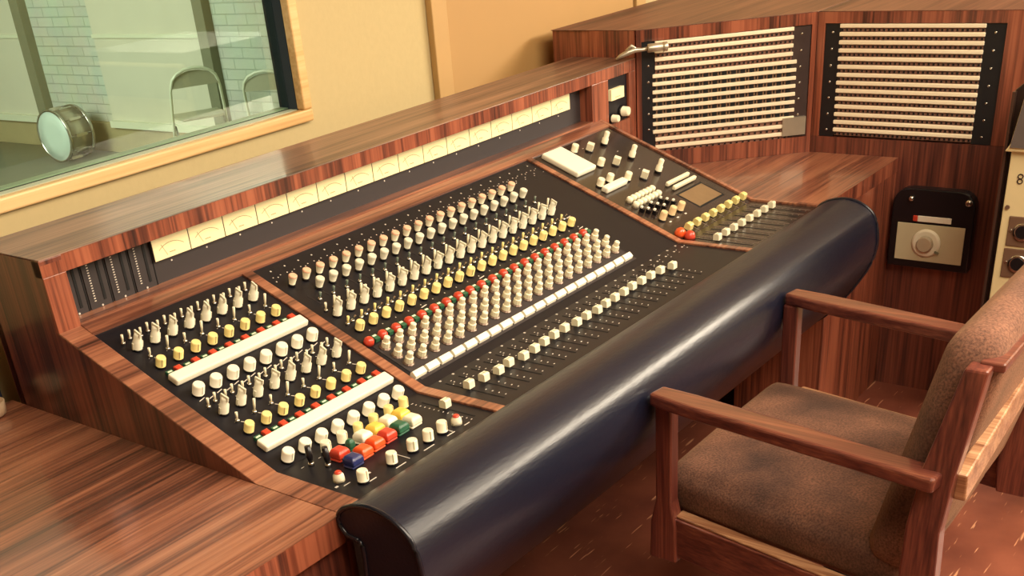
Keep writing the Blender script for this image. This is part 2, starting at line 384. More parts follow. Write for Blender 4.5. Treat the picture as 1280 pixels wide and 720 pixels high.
for i, (a, b, lab) in enumerate(((-2.6, 0.21, 'pale wall baffle at the left edge of the window view, beyond the drum'), (1.36, 2.81, 'pale wall baffle behind the nearer folding chair'))):
    t_ = thing('wall_baffle', lab, 'acoustic panel', SM @ Vector((0, (a+b)/2, 0.3)), 'sound baffles on the far studio wall')
    for nm, z0, z1, dp, mt in (('lower_panel', 0.30, 1.02, 0.055, PADM), ('upper_panel', 1.05, 3.2, 0.055, PADM), ('batten', 1.02, 1.05, 0.075, CHAIRL), ('bottom_rail', 0.24, 0.30, 0.10, CHAIRL)):
        me = mesh_of(nm, MB().box((0, a, z0), (dp, b, z1)), mt, (0, 0, 0)); link(nm, me, t_, SM)
# bass drum standing on its rim
DC = Vector((5.12, 8.78, SZ+0.240)); DM = Matrix.Translation(DC) @ Matrix.Rotation(math.radians(4), 4, 'Z') @ Matrix.Rotation(-math.pi/2, 4, 'Y') @ Matrix.Scale(0.9, 4)   # local z -> -x
t_ = thing('bass_drum', 'drum with a white head and chrome lugs standing on edge beyond the window', 'drum', (DC.x, DC.y, SZ))
mb = MB().lathe([(0.24, -0.14), (0.24, 0.14)], 40, M=DM); obj('shell', mb, STEELP, t_)
mb = MB().lathe([(0.245, 0.141), (0.245, 0.146), (0.12, 0.149), (0.02, 0.15)], 40, M=DM); obj('drum_head', mb, HEADM, t_)
for zz in (-0.15, 0.135):
    mb = MB().lathe([(0.246, zz-0.012), (0.262, zz-0.012), (0.262, zz+0.018), (0.246, zz+0.018), (0.246, zz-0.012)], 40, M=DM, caps=False); obj('hoop', mb, CHROME, t_)
for k in range(10):
    a = 2*math.pi*k/10
    mb = MB().box((-0.014, -0.02, -0.07), (0.014, 0.016, 0.07), M=DM @ Matrix.Rotation(a, 4, 'Z') @ Matrix.Translation((0, 0.252, 0)))
    mb.tube([(0, 0, -0.14), (0, 0, 0.14)], 0.005, 6, M=DM @ Matrix.Rotation(a, 4, 'Z') @ Matrix.Translation((0, 0.26, 0)))
    obj('lug', mb, CHROME, t_)
# folding chairs
def folding_chair(label):
    t_ = thing('folding_chair', label, 'folding chair', (0, 0, 0), 'steel folding chairs in the studio')
    w = 0.22
    mb = MB(); pts = [(-w-0.02, 0.16, 0), (-w+0.005, 0.0, 0.45), (-w+0.02, -0.05, 0.62)]
    for k in range(9):
        a = math.pi*k/8; pts.append((-(w-0.03)*math.cos(a), -0.07-0.02*math.sin(a), 0.66+0.12*math.sin(a)))
    pts += [(w-0.02, -0.05, 0.62), (w-0.005, 0.0, 0.45), (w+0.02, 0.16, 0)]
    obj('front_frame', mb.tube(pts, 0.012, 8), CHAIRL, t_)
    mb = MB(); mb.tube([(-w+0.015, 0.06, 0.34), (-w+0.01, -0.22, 0)], 0.011, 8); mb.tube([(w-0.015, 0.06, 0.34), (w-0.01, -0.22, 0)], 0.011, 8); mb.tube([(-w+0.01, -0.17, 0.06), (w-0.01, -0.17, 0.06)], 0.008, 8)
    obj('rear_legs', mb, POSTM, t_)
    poly = [(-w+0.03, 0.42)]
    for k in range(13):
        a = math.pi*k/12; poly.append((-(w-0.03)*math.cos(a), 0.64+0.12*math.sin(a)))
    poly.append((w-0.03, 0.42))
    mb = MB().prism([(x, z) for x, z in poly if z >= 0.5] , -0.075, -0.062, 'y'); obj('backrest', mb, CHAIRG, t_)
    mb = MB().prism([(-0.19, 0.17), (0.19, 0.17), (0.2, 0.0), (0.17, -0.17), (-0.17, -0.17), (-0.2, 0.0)], 0.40, 0.42, 'z'); obj('seat', mb, CHAIRG, t_, bevel=0.008)
    return t_
me_ = mesh_of('low_riser', MB().box((0.05, 2.05, 0), (1.0, 6.2, 0.085)), SKIRTM, (0, 0, 0)); o = link('low_riser', me_, None, SM); tag(o, 'low tan riser on the studio floor under the folding chairs', 'riser')
fc = folding_chair('steel folding chair beyond the window, fully in view, in front of a pale baffle')
fc2 = copy_tree(fc, Matrix.Translation((7.05-0.02, 8.05, SZ)) @ Matrix.Rotation(math.radians(0), 4, 'Z'), 'steel folding chair beside the dark window reveal, partly hidden by the sill')
def move_tree(o, M):
    D = M @ WM[o].inverted()
    def rec(q):
        for ch in [k for k in list(WM) if k.parent == q]: rec(ch)
        WM[q] = D @ WM[q]
    rec(o); o.matrix_basis = M
FCANG = math.radians(-28)
move_tree(fc, Matrix.Translation((5.06, 6.66, SZ+0.1)) @ Matrix.Rotation(FCANG, 4, 'Z'))
move_tree(fc2, Matrix.Translation((5.06, 5.74, SZ+0.1)) @ Matrix.Rotation(FCANG-0.6, 4, 'Z'))

# ---------------------------------------------------------------- mixing console
X1, X2, X3, X4, X5, X6 = 0.394, 0.418, 1.349, 1.368, 1.735, 1.747
ZB = 0.917; YB = 0.655
con = thing('mixing_console', 'long rosewood mixing console with black knob panels and a row of lit meters', 'mixing console', (0.95, 0.45, FZ))
sidepoly = [(0.0, 0.69), (0.0, H), (YC, H), (YB, ZB), (0.6475, 1.0442), (0.8618, 1.0442), (0.862, FZ), (0.78, FZ), (0.78, 0.69), (0.3, 0.69)]
mb = MB().prism(sidepoly, 0.0, 0.045, 'x'); obj('side_panel', mb, wood('rosewood_shaded_side', 'z', SHADED_ROSE, rough=0.35), con, bevel=0.0015)  # shade on this end face is painted as darker wood
sp2 = [(0.0, 0.69), (0.0, H), (YC, H), (YB, ZB), (0.78, 0.917), (0.78, 0.66), (0.3, 0.66)]
mb = MB().prism(sp2, X5+0.001, X6, 'x'); obj('side_panel', mb, WZ, con, bevel=0.001)
def strip(x0, x1, dz=0.0, s0=0.5):
    return [(0.0, 0.71), (0.0, H+dz), (YC, H+dz), (YC+s0*math.cos(TH), H+s0*math.sin(TH)+dz), (YC+s0*math.cos(TH), H+s0*math.sin(TH)-0.03), (YC, 0.70)]
for dz, s0, a, b in ((0.0006, 0.497, 0.0006, 0.046), (0.002, 0.5, X1, X2), (0.002, 0.5, X3, X4), (0.003, 0.497, X5, X6+0.001)):
    obj('frame_strip', MB().prism(strip(0, 0, dz, s0), a, b, 'x'), WX, con, bevel=0.001)
mb = MB().box((0.045, 0.459, -0.02), (X6, 0.4995, 0.002), M=Matrix.Translation((0, YC, H)) @ Rx); obj('upper_rail', mb, WX, con)
# bridge: top board, front lip, posts, lower lip, back
BX1 = 1.929
mb = MB().box((0.0, 0.6465, 1.0445), (BX1, 0.862, 1.0465)); obj('bridge_top', mb, wood('rosewood_bridge_top', 'x', (rgb(70, 48, 40), rgb(110, 80, 64), rgb(136, 100, 80), rgb(158, 118, 94)), rough=0.42, coat=0.15), con, bevel=0.0015)
def face(x0, x1, z0, z1, d0=0.0, d1=0.022):
    """board standing in the bridge face"""
    mb = MB(); M = None
    mb.box((x0, 0.648+d0, z0), (x1, 0.648+d1, z1)); return mb
obj('bridge_lip', face(0.0, BX1, 1.0145, 1.0445), WZ, con)
mb = MB().box((0.0003, 0.648, ZB-0.002), (0.046, 0.69, 1.0143)); obj('bridge_post', mb, WZ, con, bevel=0.001)
mb = MB().box((1.703, 0.648, 0.90), (1.785, 0.70, 1.0143)); obj('bridge_post', mb, WZ, con, bevel=0.001)
mb = MB().box((1.893, 0.648, 0.745), (BX1, 0.70, 1.0143)); obj('bridge_post', mb, WZ, con, bevel=0.001)
mb = MB().box((0.046, 0.648, ZB-0.006), (1.703, 0.692, ZB+0.004)); obj('lower_lip', mb, WX, con)
mb = MB().box((0.0, 0.842, 0.66), (BX1, 0.8618, 1.044)); mb.box((0.045, 0.30, 0.655), (X5, 0.842, 0.665)); obj('back_board', mb, WZ, con)
mb = MB().box((X6+0.001, 0.648, 0.74), (1.893, 0.69, 0.893)); obj('lower_front_board', mb, WZ, con)
# meter plate with four narrow slotted modules
mb = MB().box((0.046, 0.688, ZB-0.005), (1.703, 0.70, 1.016), 0)
for k in range(4):
    x = 0.064 + 0.0515*k
    mb.box((x-0.019, 0.6855, ZB+0.004), (x+0.0265, 0.6885, 1.012), 0)
    mb.box((x+0.011, 0.6845, 0.932), (x+0.0165, 0.6875, 1.01), 1)
    mb.box((x+0.0275, 0.6852, ZB+0.004), (x+0.0292, 0.6882, 1.012), 1)
    for j in range(16):
        mb.box((x-0.009, 0.6848, 0.934+0.0047*j), (x-0.0055, 0.6856, 0.9358+0.0047*j), 2)
for k in range(16):
    x = 0.247 + 0.0871*(k+0.5)
    mb.lathe([(0.0018, 0), (0.0018, 0.001)], 8, 2, M=Matrix.Translation((x, 0.6885, 0.9555)) @ Matrix.Rotation(math.pi/2, 4, 'X'))
for k in range(4): mb.lathe([(0.002, 0), (0.002, 0.001)], 8, 2, M=Matrix.Translation((0.070+0.0505*k, 0.6855, 0.9235)) @ Matrix.Rotation(math.pi/2, 4, 'X'))
mplate = obj('meter_plate', mb, [PANELG, BLK2, WHITEP], con)
def meter_mesh(w, h):
    mb = MB(); mb.box((0.0012, -0.010, 0), (w-0.0012, 0, h), 0)
    cx, cz, r = w/2, -h*0.35, h*1.02
    pts = []
    for k in range(9):
        a = math.radians(50 + 80*k/8); pts.append((cx + r*math.cos(a)*1.1, cz + r*math.sin(a)))
    for (xa, za), (xb, zb) in zip(pts, pts[1:]): mb.bar((xa, -0.0102, za), (xb, -0.0102, zb), 0.0006, 0.001, 1, up=(0, 0, 1))
    mb.bar((w*0.36, -0.0103, h*0.12), (w*0.24, -0.0103, h*0.66), 0.0005, 0.0008, 1, up=(1, 0, 0))
    mb.box((w*0.42, -0.0104, h*0.2), (w*0.58, -0.0098, h*0.24), 1)
    mb.box((0, -0.009, 0), (0.0012, 0, h), 2); mb.box((w-0.0012, -0.009, 0), (w, 0, h), 2)
    return mb
mm = proto('level_meter', meter_mesh(0.0869, 0.041), [METER, INK, PANELG])
for k in range(16): put(mm, 'level_meter', mplate, Matrix.Translation((0.247+0.0871*k, 0.688, 0.9655)))
# small monitor meter plate at the right end of the bridge
mb = MB().box((1.785, 0.656, 0.893), (1.893, 0.67, 1.014), 0)
sp = obj('monitor_plate', mb, [PANEL], con)
put(proto('small_meter', MB().box((0, -0.012, 0), (0.066, 0, 0.029), 0).box((0.02, -0.0125, 0.006), (0.046, -0.0118, 0.0075), 1), [METER, INK]), 'small_meter', sp, Matrix.Translation((1.794, 0.656, 0.957)))
KN = Matrix.Rotation(math.pi/2, 4, 'X')
for (x, z, r) in ((1.808, 0.908, 0.0105), (1.862, 0.917, 0.0135)):
    mb = MB().lathe([(r*1.25, 0), (r*1.25, 0.004), (r, 0.006), (r*0.92, 0.024), (r*0.6, 0.026)], 20, mis=[1, 1, 0, 0, 0], M=Matrix.Translation((x, 0.656, z)) @ KN)
    obj('monitor_knob', mb, [CREAM, BLACK], sp)

# ---- the three black control panels (recessed 3 mm into the frame), markings are part of the plate
def slab(mb, x0, x1, mi=0, s1=0.459):
    p = [(0.004, H-0.012), (0.004, H-0.002), (YC, H-0.002), (YC+s1*math.cos(TH), H-0.002+s1*math.sin(TH)), (YC+s1*math.cos(TH), H-0.014+s1*math.sin(TH)), (YC, H-0.012)]
    mb.prism(p, x0, x1, 'x', mi)
def smark(mb, x, s, w, l, mi=1, ang=0.0): mb.box((-w/2, -l/2, -0.0026), (w/2, l/2, -0.0014), mi, M=SL(x, s) @ Matrix.Rotation(ang, 4, 'Z'))
def fmark(mb, x, y, w, l, mi=1, ang=0.0): mb.box((-w/2, -l/2, -0.0026), (w/2, l/2, -0.0014), mi, M=FL(x, y) @ Matrix.Rotation(ang, 4, 'Z'))
PM = [PANEL, WHITEP, BLK2, PANELG]

# knob prototypes -------------------------------------------------------------
def cup(r0, r1, h, cap=None, n=14):
    return MB().lathe([(r0*1.18, -0.002), (r0*1.18, 0.002), (r0, 0.003), (r1, h*0.8), (r1, h*0.93), (r1*0.8, h)], n, mis=[1, 1, 0, 0 if cap is None else 2, 0 if cap is None else 2, 0 if cap is None else 2])
GAIN = proto('gain_knob', cup(0.0062, 0.0088, 0.023, True), [CREAM, BLACK, PINK])
LEVEL = proto('level_knob', cup(0.0066, 0.0092, 0.023, None), [GREYK, BLACK])
def dual(h=0.032):
    mb = MB().lathe([(0.0095, -0.002), (0.0095, 0.001), (0.0086, 0.002), (0.0088, h*0.5), (0.0074, h*0.53), (0.0068, h*0.9), (0.0052, h)], 12, mis=[1, 1, 0, 0, 0, 0])
    mb.box((-0.0016, -0.0085, h*0.86), (0.0016, 0.0085, h*1.12), 0)        # pointer grip
    mb.box((-0.0105, -0.002, 0.002), (0.0105, 0.002, h*0.46), 0)           # finger ears on the lower ring
    return mb
DUAL = proto('selector_knob', dual(), [GREYK, BLACK])
def flute(r, h, n=16):
    mb = MB(); prof = []
    mb.lathe([(r*1.05, -0.002), (r*1.05, 0.0015), (r*0.98, 0.002), (r, h*0.86), (r*0.86, h)], n, mis=[1, 1, 0, 0])
    mb.box((-0.0007, -r*1.03, h*0.25), (0.0007, -r*0.9, h*0.97), 2)
    return mb
YKN = proto('yellow_knob', flute(0.0089, 0.019), [YEL, BLACK, INK])
WKN = proto('round_knob', flute(0.0107, 0.021), [IVORY, BLACK, GREYK])
CKN = proto('cream_knob', flute(0.0094, 0.020), [CREAM, BLACK, INK])
def lever(h, r, lean=0.25, mi=0):
    mb = MB().lathe([(0.0042, -0.002), (0.0042, 0.002), (0.003, 0.0035)], 10, mis=[1, 1])
    mb.tube([(0, 0, 0.002), (0, lean*h*0.5, h*0.5), (0, lean*h, h)], r, 8, mi, rs=[r*0.6, r, r*1.15]); return mb
TOG = proto('toggle_switch', lever(0.016, 0.0021), [CREAM, CHROME])
TOGC = proto('chrome_toggle', lever(0.015, 0.0018, -0.3), [CHROME, CHROME])
TOGL = proto('lever_switch', lever(0.026, 0.0022, 0.15), [CREAM, CHROME])
TOGY = proto('yellow_lever', lever(0.017, 0.0024, 0.1), [YEL, CHROME])
TOGG = proto('smoked_lever', lever(0.016, 0.0022, 0.1), [GLASSY, CHROME])
TOGB = proto('black_lever', MB().lathe([(0.0055, -0.002), (0.0055, 0.002), (0.004, 0.004)], 12, mis=[1, 1]).tube([(0, 0, 0.003), (0, 0.001, 0.014), (0, 0.002, 0.032)], 0.005, 10, 0, rs=[0.003, 0.006, 0.0052]), [BLACK, CHROME])
REDB = proto('red_button', MB().lathe([(0.0105, -0.002), (0.0105, 0.003), (0.0095, 0.008), (0.006, 0.0115), (0.002, 0.0125)], 14), [RED])
REDF = proto('red_key', MB().lathe([(0.0092, -0.002), (0.0092, 0.003), (0.008, 0.0045), (0.004, 0.005)], 4, smooth=False, M=Matrix.Rotation(math.pi/4, 4, 'Z')), [RED])
REDD_ = proto('red_dome', MB().lathe([(0.007, 0), (0.007, 0.01)], 10), [REDD])
GRN = proto('green_button', MB().box((-0.006, -0.0075, -0.002), (0.006, 0.0075, 0.006), 0).box((-0.0045, 0.0015, 0.006), (0.0045, 0.0055, 0.0065), 1), [GREEN, CREAM])
GRNF = proto('green_key', MB().box((-0.0065, -0.0055, -0.002), (0.0065, 0.0055, 0.0035), 0).box((-0.0045, -0.0005, 0.0035), (0.0045, 0.0025, 0.004), 1), [GREEN, CREAM])
NUTM = plain('brown_nut', rgb(112, 92, 78), rough=0.35, metal=0.4, noise=0.4, nscale=300)
PEG = proto('peg_knob', MB().lathe([(0.0115, -0.002), (0.0118, 0.0005), (0.0095, 0.0025), (0.0086, 0.0026), (0.0084, 0.0125), (0.0062, 0.0135), (0.0062, 0.0235), (0.0045, 0.025)], 10, mis=[1, 1, 1, 0, 0, 0, 0], smooth=False), [CREAM, NUTM])
ROCK = proto('rocker_button', MB().prism([(-0.007, -0.002), (0.007, -0.002), (0.007, 0.006), (0.004, 0.010), (-0.002, 0.008), (-0.007, 0.005)], -0.0158, 0.0158, 'x'), [IVORY])
FAD = proto('fader_knob', MB().prism([(-0.0075, 0.002), (0.0078, 0.002), (0.0074, 0.0145), (0.005, 0.0165), (-0.005, 0.0165), (-0.0074, 0.0145)], -0.0078, 0.0078, 'x', 0).box((-0.0025, -0.003, -0.003), (0.0025, 0.003, 0.003), 1).box((-0.0078, -0.0006, 0.0165), (0.0078, 0.0006, 0.0168), 1), [CREAM, CHROME])
FADY = proto('yellow_fader_knob', MB().prism([(-0.0085, 0.0), (0.0085, 0.0), (0.0078, 0.013), (0.004, 0.0155), (-0.004, 0.0155), (-0.0078, 0.013)], -0.0085, 0.0085, 'x', 0), [YEL])

# ---- left panel ------------------------------------------------------------
LX = [0.0805 + 0.0389*i for i in range(8)]
mb = MB(); slab(mb, 0.047, X1)
for x in LX:
    for s in (0.401, 0.345, 0.182, 0.126): smark(mb, x+0.012, s, 0.0012, 0.012, 1, 0.7)
    for s in (0.365, 0.148): smark(mb, x+0.004, s-0.01, 0.012, 0.0012, 1, 0.5)
    smark(mb, x-0.004, 0.213, 0.014, 0.0014, 1, 0.25); smark(mb, x+0.012, 0.208, 0.010, 0.0014, 1, 0.25)
    fmark(mb, x, 0.165, 0.006, 0.0008)
for j in range(13): fmark(mb, 0.353, 0.156-0.0105*j, 0.0032, 0.0012)
fmark(mb, 0.366, 0.093, 0.003, 0.12, 2)
for a, b, c_, d_ in ((0.075, 0.060, 0.014, 0.0016), (0.105, 0.034, 0.020, 0.0016), (0.165, 0.026, 0.024, 0.0016), (0.235, 0.026, 0.026, 0.0016), (0.292, 0.026, 0.02, 0.0016), (0.335, 0.026, 0.014, 0.0016)):
    fmark(mb, a, b, c_, d_)
for x in (0.19, 0.30): fmark(mb, x, 0.045, 0.0012, 0.032)
for x, y in ((0.06, 0.068), (0.12, 0.055), (0.345, 0.055)): fmark(mb, x, y, 0.006, 0.004)
lp = obj('control_panel', mb, PM, con, origin=(0.22, YC, H)); lp['label'] = 'left control panel with white strips and yellow knobs'
for (s1, s2, s3) in ((0.384, 0.323, 0.299), (0.164, 0.103, 0.081)):
    for i, x in enumerate(LX):
        put(DUAL, 'selector_knob', lp, SL(x, s1) @ Matrix.Rotation(0.2*random.uniform(-1, 1), 4, 'Z'))
        put(TOG, 'toggle_switch', lp, SL(x+0.009, s1+0.031)); put(TOG, 'toggle_switch', lp, SL(x-0.010, s1+0.026))
        put(TOGL if i % 2 else TOG, 'lever_switch', lp, SL(x+0.003, s2+0.031))
        put(YKN, 'yellow_knob', lp, SL(x, s2) @ Matrix.Rotation(random.uniform(-.6, .6), 4, 'Z'))
        put(REDF, 'red_button', lp, SL(x+0.019, s3)); put(GRNF, 'green_button', lp, SL(x-0.001, s3-0.002))
for s0 in (0.276, 0.058):
    mb = MB().box((0.066, s0-0.0125, -0.002), (0.381, s0+0.0125, 0.011), M=SL(0, 0)); o = obj('label_strip', mb, IVORY, lp, bevel=0.003)
for i, x in enumerate(LX):
    put(WKN, 'round_knob', lp, SL(x, 0.227)); put(WKN, 'round_knob', lp, SL(x, 0.012))
    if i >= 2: put(YKN if i > 3 else CKN, 'trim_knob', lp, FL(x-0.02, YC-0.022) @ Matrix.Rotation(0.3, 4, 'Z'))
for x, y in ((0.094, YC-0.030), (0.105, YC-0.058)): put(TOGB, 'black_lever', lp, FL(x, y))
for x in (0.093, 0.161, 0.212, 0.252, 0.288): put(CKN, 'output_knob', lp, FL(x, 0.041) @ Matrix.Rotation(random.uniform(-.6, .6), 4, 'Z'))
LAMP = proto('indicator_lamp', MB().lathe([(0.0095, -0.002), (0.0095, 0.003), (0.0088, 0.009), (0.0062, 0.012), (0.006, 0.014), (0.0035, 0.016)], 14, mis=[0, 0, 0, 1, 1, 1]), [CREAM, RED])
put(LAMP, 'indicator_lamp', lp, FL(0.077, 0.079)); put(LAMP, 'indicator_lamp', lp, FL(0.326, 0.041))
put(FAD, 'fader_knob', lp, FL(0.366, 0.098))
pile = [(RED, 0.134, 0.131), (GREEN, 0.166, 0.138), (IVORY, 0.198, 0.139), (YELD, 0.230, 0.140), (IVORY, 0.262, 0.140), (YELD, 0.294, 0.139),
        (BLUE, 0.127, 0.094), (ORANGE, 0.158, 0.101), (ORANGE, 0.190, 0.104), (RED, 0.222, 0.106), (GREEN, 0.254, 0.107), (CREAM, 0.286, 0.106)]
for m_, x, y in pile:
    small = m_ is GREEN and x < 0.2
    w_ = 0.0080 if small else 0.0138
    me = mesh_of('square_button', MB().box((-w_, -0.0115, -0.002), (w_, 0.0115, 0.003), 0).lathe([(0.0185 if not small else 0.010, 0.003), (0.0182 if not small else 0.009, 0.013), (0.0130 if not small else 0.006, 0.018)], 4, 0, M=Matrix.Rotation(math.pi/4, 4, 'Z'), smooth=False), m_, (0, 0, 0))
    o = put(me, 'square_button', lp, FL(x, y)); bv = o.modifiers.new('bevel', 'BEVEL'); bv.width = 0.003; bv.segments = 2
    o['label'] = {RED: 'red', GREEN: 'green', IVORY: 'white', YELD: 'yellow', BLUE: 'navy blue', ORANGE: 'orange', CREAM: 'cream'}[m_] + ' square button'

# ---- middle panel ----------------------------------------------------------
MX = [0.451 + 0.0380*i for i in range(20)]
MX24 = [0.451 + 0.0380*i for i in range(24)]
mb = MB(); slab(mb, X2, X3)
for i, x in enumerate(MX24):
    smark(mb, x+0.0, 0.4385, 0.0032, 0.0032)
    for j in range(3): smark(mb, x-0.012+0.010*j, 0.419-0.004*(j % 2), 0.0022, 0.0022)
    smark(mb, x-0.016, 0.405, 0.0022, 0.003); smark(mb, x+0.014, 0.398, 0.003, 0.0014)
    fmark(mb, x+0.003, YC+0.007-0.012, 0.0042, 0.0042); fmark(mb, x+0.014, YC-0.022, 0.003, 0.0012); fmark(mb, x+0.004, YC-0.036, 0.003, 0.0012)
for i, x in enumerate(MX):
    smark(mb, x+0.001, 0.320, 0.0014, 0.034, 3, 0.1); smark(mb, x+0.010, 0.298, 0.012, 0.0012, 3)
    smark(mb, x, 0.226, 0.010, 0.0012); smark(mb, x+0.016, 0.185, 0.002, 0.002)
    fmark(mb, x, 0.100, 0.0026, 0.135, 2)
    for j in range(9):
        if abs(0.160-0.0145*j-0.110) > 0.012: fmark(mb, x+0.013, 0.158-0.0148*j, 0.0034, 0.0016)
for i in (20, 21, 22, 23):
    x = MX24[i]; smark(mb, x, 0.382, 0.010, 0.0016, 3, -0.5); smark(mb, x-0.002, 0.330, 0.002, 0.002, 3); smark(mb, x, 0.29, 0.002, 0.002, 3); fmark(mb, x+0.002, 0.165, 0.004, 0.004)
for i in (4, 9, 14, 19): smark(mb, MX[i]+0.018, 0.178, 0.018, 0.0018, 1, 0.1)
smark(mb, 1.215, 0.285, 0.014, 0.0018); smark(mb, 1.205, 0.225, 0.018, 0.0018, 1, 0.1)
mb.box((MX[0]-0.02, 0.02, -0.0028), (MX[-1]+0.02, 0.145, -0.001), 3, M=SL(0, 0))
mp_ = obj('control_panel', mb, PM, con, origin=(0.88, YC, H)); mp_['label'] = 'wide middle control panel of twenty channel strips'
for i, x in enumerate(MX):
    r_ = lambda a=0.5: Matrix.Rotation(random.uniform(-a, a), 4, 'Z')
    put(GAIN, 'gain_knob', mp_, SL(x, 0.379))
    if i: put(LEVEL, 'level_knob', mp_, SL(x+0.001, 0.343)) 
    put(TOGG, 'smoked_lever', mp_, SL(x+0.010, 0.312))
    put(DUAL, 'selector_knob', mp_, SL(x, 0.256) @ r_(0.3)); put(TOGL, 'lever_switch', mp_, SL(x+0.013, 0.276)); put(TOG, 'toggle_switch', mp_, SL(x-0.008, 0.278))
    put(TOGY, 'yellow_lever', mp_, SL(x-0.006, 0.222)); put(TOGC, 'chrome_toggle', mp_, SL(x+0.010, 0.224))
    put(YKN, 'yellow_knob', mp_, SL(x, 0.197) @ r_())
    put(REDB, 'red_button', mp_, SL(0.433+0.0385*i, 0.156)); put(GRN, 'green_button', mp_, SL(0.4525+0.0385*i, 0.157))
    for s in (0.128, 0.0975, 0.069): put(PEG, 'peg_knob', mp_, SL(x-0.002, s))
    put(ROCK, 'rocker_button', mp_, SL(0.437+0.0385*i, 0.034))
    yy = [.114, .109, .104, .109, .102, .104, .108, .111, .112, .108, .110, .108, .112, .114, .115, .118, .117, .117, .115, .106][i]
    put(FAD, 'fader_knob', mp_, FL(x, yy-0.002))

# ---- right panel -----------------------------------------------------------
mb = MB(); slab(mb, X4, X5)
RXC = [1.397 + 0.0412*i for i in range(8)]
for i, x in enumerate(RXC):
    fmark(mb, x, 0.095, 0.0028, 0.15, 2); fmark(mb, x+0.020, 0.095, 0.0016, 0.16, 3)
    for j in range(10):
        fmark(mb, x+0.012, 0.164-0.0155*j, 0.0034, 0.0016, 3)
    smark(mb, x+0.02, 0.008, 0.002, 0.02, 3)
mb.box((1.572, 0.066, -0.0026), (1.690, 0.130, -0.0012), 4, M=SL(0, 0))
mb.box((1.566, 0.060, -0.0026), (1.696, 0.136, -0.0016), 2, M=SL(0, 0))
for x, s in ((1.42, 0.073), (1.458, 0.074), (1.495, 0.073)): smark(mb, x+0.006, s-0.006, 0.008, 0.004)
for x, s in ((1.46, 0.12), (1.52, 0.1), (1.55, 0.42), (1.63, 0.36), (1.60, 0.27), (1.50, 0.20), (1.54, 0.19)): smark(mb, x, s, 0.006, 0.0016)
rp = obj('control_panel', mb, [PANELR, WHITEP, BLK2, plain('faint_scale_print', rgb(120, 104, 92), rough=0.5), plain('paper_insert', rgb(128, 104, 74), rough=0.5, noise=0.2)], con, origin=(1.55, YC, H)); rp['label'] = 'glossy monitor panel at the right end of the console'
mb = MB().box((1.392, 0.330, -0.002), (1.478, 0.446, 0.012), M=SL(0, 0)); obj('white_pad', mb, IVORY, rp, bevel=0.004)
mb = MB().box((1.393, 0.238, -0.002), (1.490, 0.258, 0.012), M=SL(0, 0)); obj('label_strip', mb, IVORY, rp, bevel=0.004)
for x, s in ((1.507, 0.420), (1.508, 0.336), (1.411, 0.272), (1.456, 0.273), (1.510, 0.252)): put(CKN, 'round_knob', rp, SL(x, s))
SQK = proto('square_knob', MB().lathe([(0.011, -0.002), (0.011, 0.002), (0.008, 0.003)], 14, mi=1).box((-0.0085, -0.0085, 0.003), (0.0085, 0.0085, 0.020), 0), [CREAM, BLACK])
for x, s in ((1.553, 0.402), (1.554, 0.317), (1.560, 0.232)): put(SQK, 'square_knob', rp, SL(x, s) @ Matrix.Rotation(0.35, 4, 'Z'))
TALL = proto('stacked_knob', MB().lathe([(0.0095, -0.002), (0.0095, 0.004), (0.0088, 0.005), (0.0088, 0.017), (0.0066, 0.018), (0.0072, 0.034), (0.005, 0.036)], 14, mis=[1, 1, 0, 0, 0, 0]), [CREAM, BLACK])
for x, s in ((1.624, 0.402), (1.629, 0.316), (1.628, 0.230)): put(TALL, 'stacked_knob', rp, SL(x, s))
for k in range(2):
    mb = MB().box((1.577, 0.168-0.021*k, 0), (1.690, 0.178-0.021*k, 0.011), M=SL(0, 0)); obj('ivory_bar', mb, CREAM, rp, bevel=0.003)
NUB = proto('push_key', MB().lathe([(0.0085, -0.002), (0.0085, 0.009), (0.006, 0.0115)], 10), [CREAM])
for k in range(7):
    put(NUB, 'push_key', rp, SL(1.412+0.018*k, 0.183))
    put(NUB, 'push_key', rp, SL(1.406+0.018*k, 0.160))
BWK = proto('slide_switch', MB().box((-0.004, -0.006, -0.002), (0.004, 0.006, 0.008), 0).box((-0.004, 0.001, 0.008), (0.004, 0.006, 0.0115), 1), [BLACK, IVORY])
for gx in (1.404, 1.449, 1.495):
    for k in range(3): put(BWK, 'slide_switch', rp, SL(gx+0.010*k-0.004, 0.137-0.013*k) )
for x in (1.412, 1.457, 1.499): put(proto('round_knob', flute(0.0092, 0.022), [plain('tan_plastic', rgb(226, 196, 150), rough=0.4), BLACK, INK]) if x == 1.412 else bpy.data.meshes['round_knob.001'] if 'round_knob.001' in bpy.data.meshes else CKN, 'round_knob', rp, SL(x, 0.084))
for i in range(8):
    put(FADY, 'yellow_fader_knob', rp, SL(1.434+0.0406*i, 0.021))
    put(FAD, 'fader_knob', rp, FL(RXC[i], 0.110))
BALL = MB().lathe([(0.013, -0.002), (0.0135, 0.004), (0.0115, 0.012), (0.006, 0.0165), (0.002, 0.018)], 16)
for m_, x, s, nm in ((ORANGE, 1.387, 0.018, 'orange domed button'), (RED, 1.392, -0.008, 'red domed button')):
    me = mesh_of('domed_button', BALL, m_, (0, 0, 0)); put(me, 'domed_button', rp, SL(x, s) if s > 0 else FL(x, YC+s), nm)

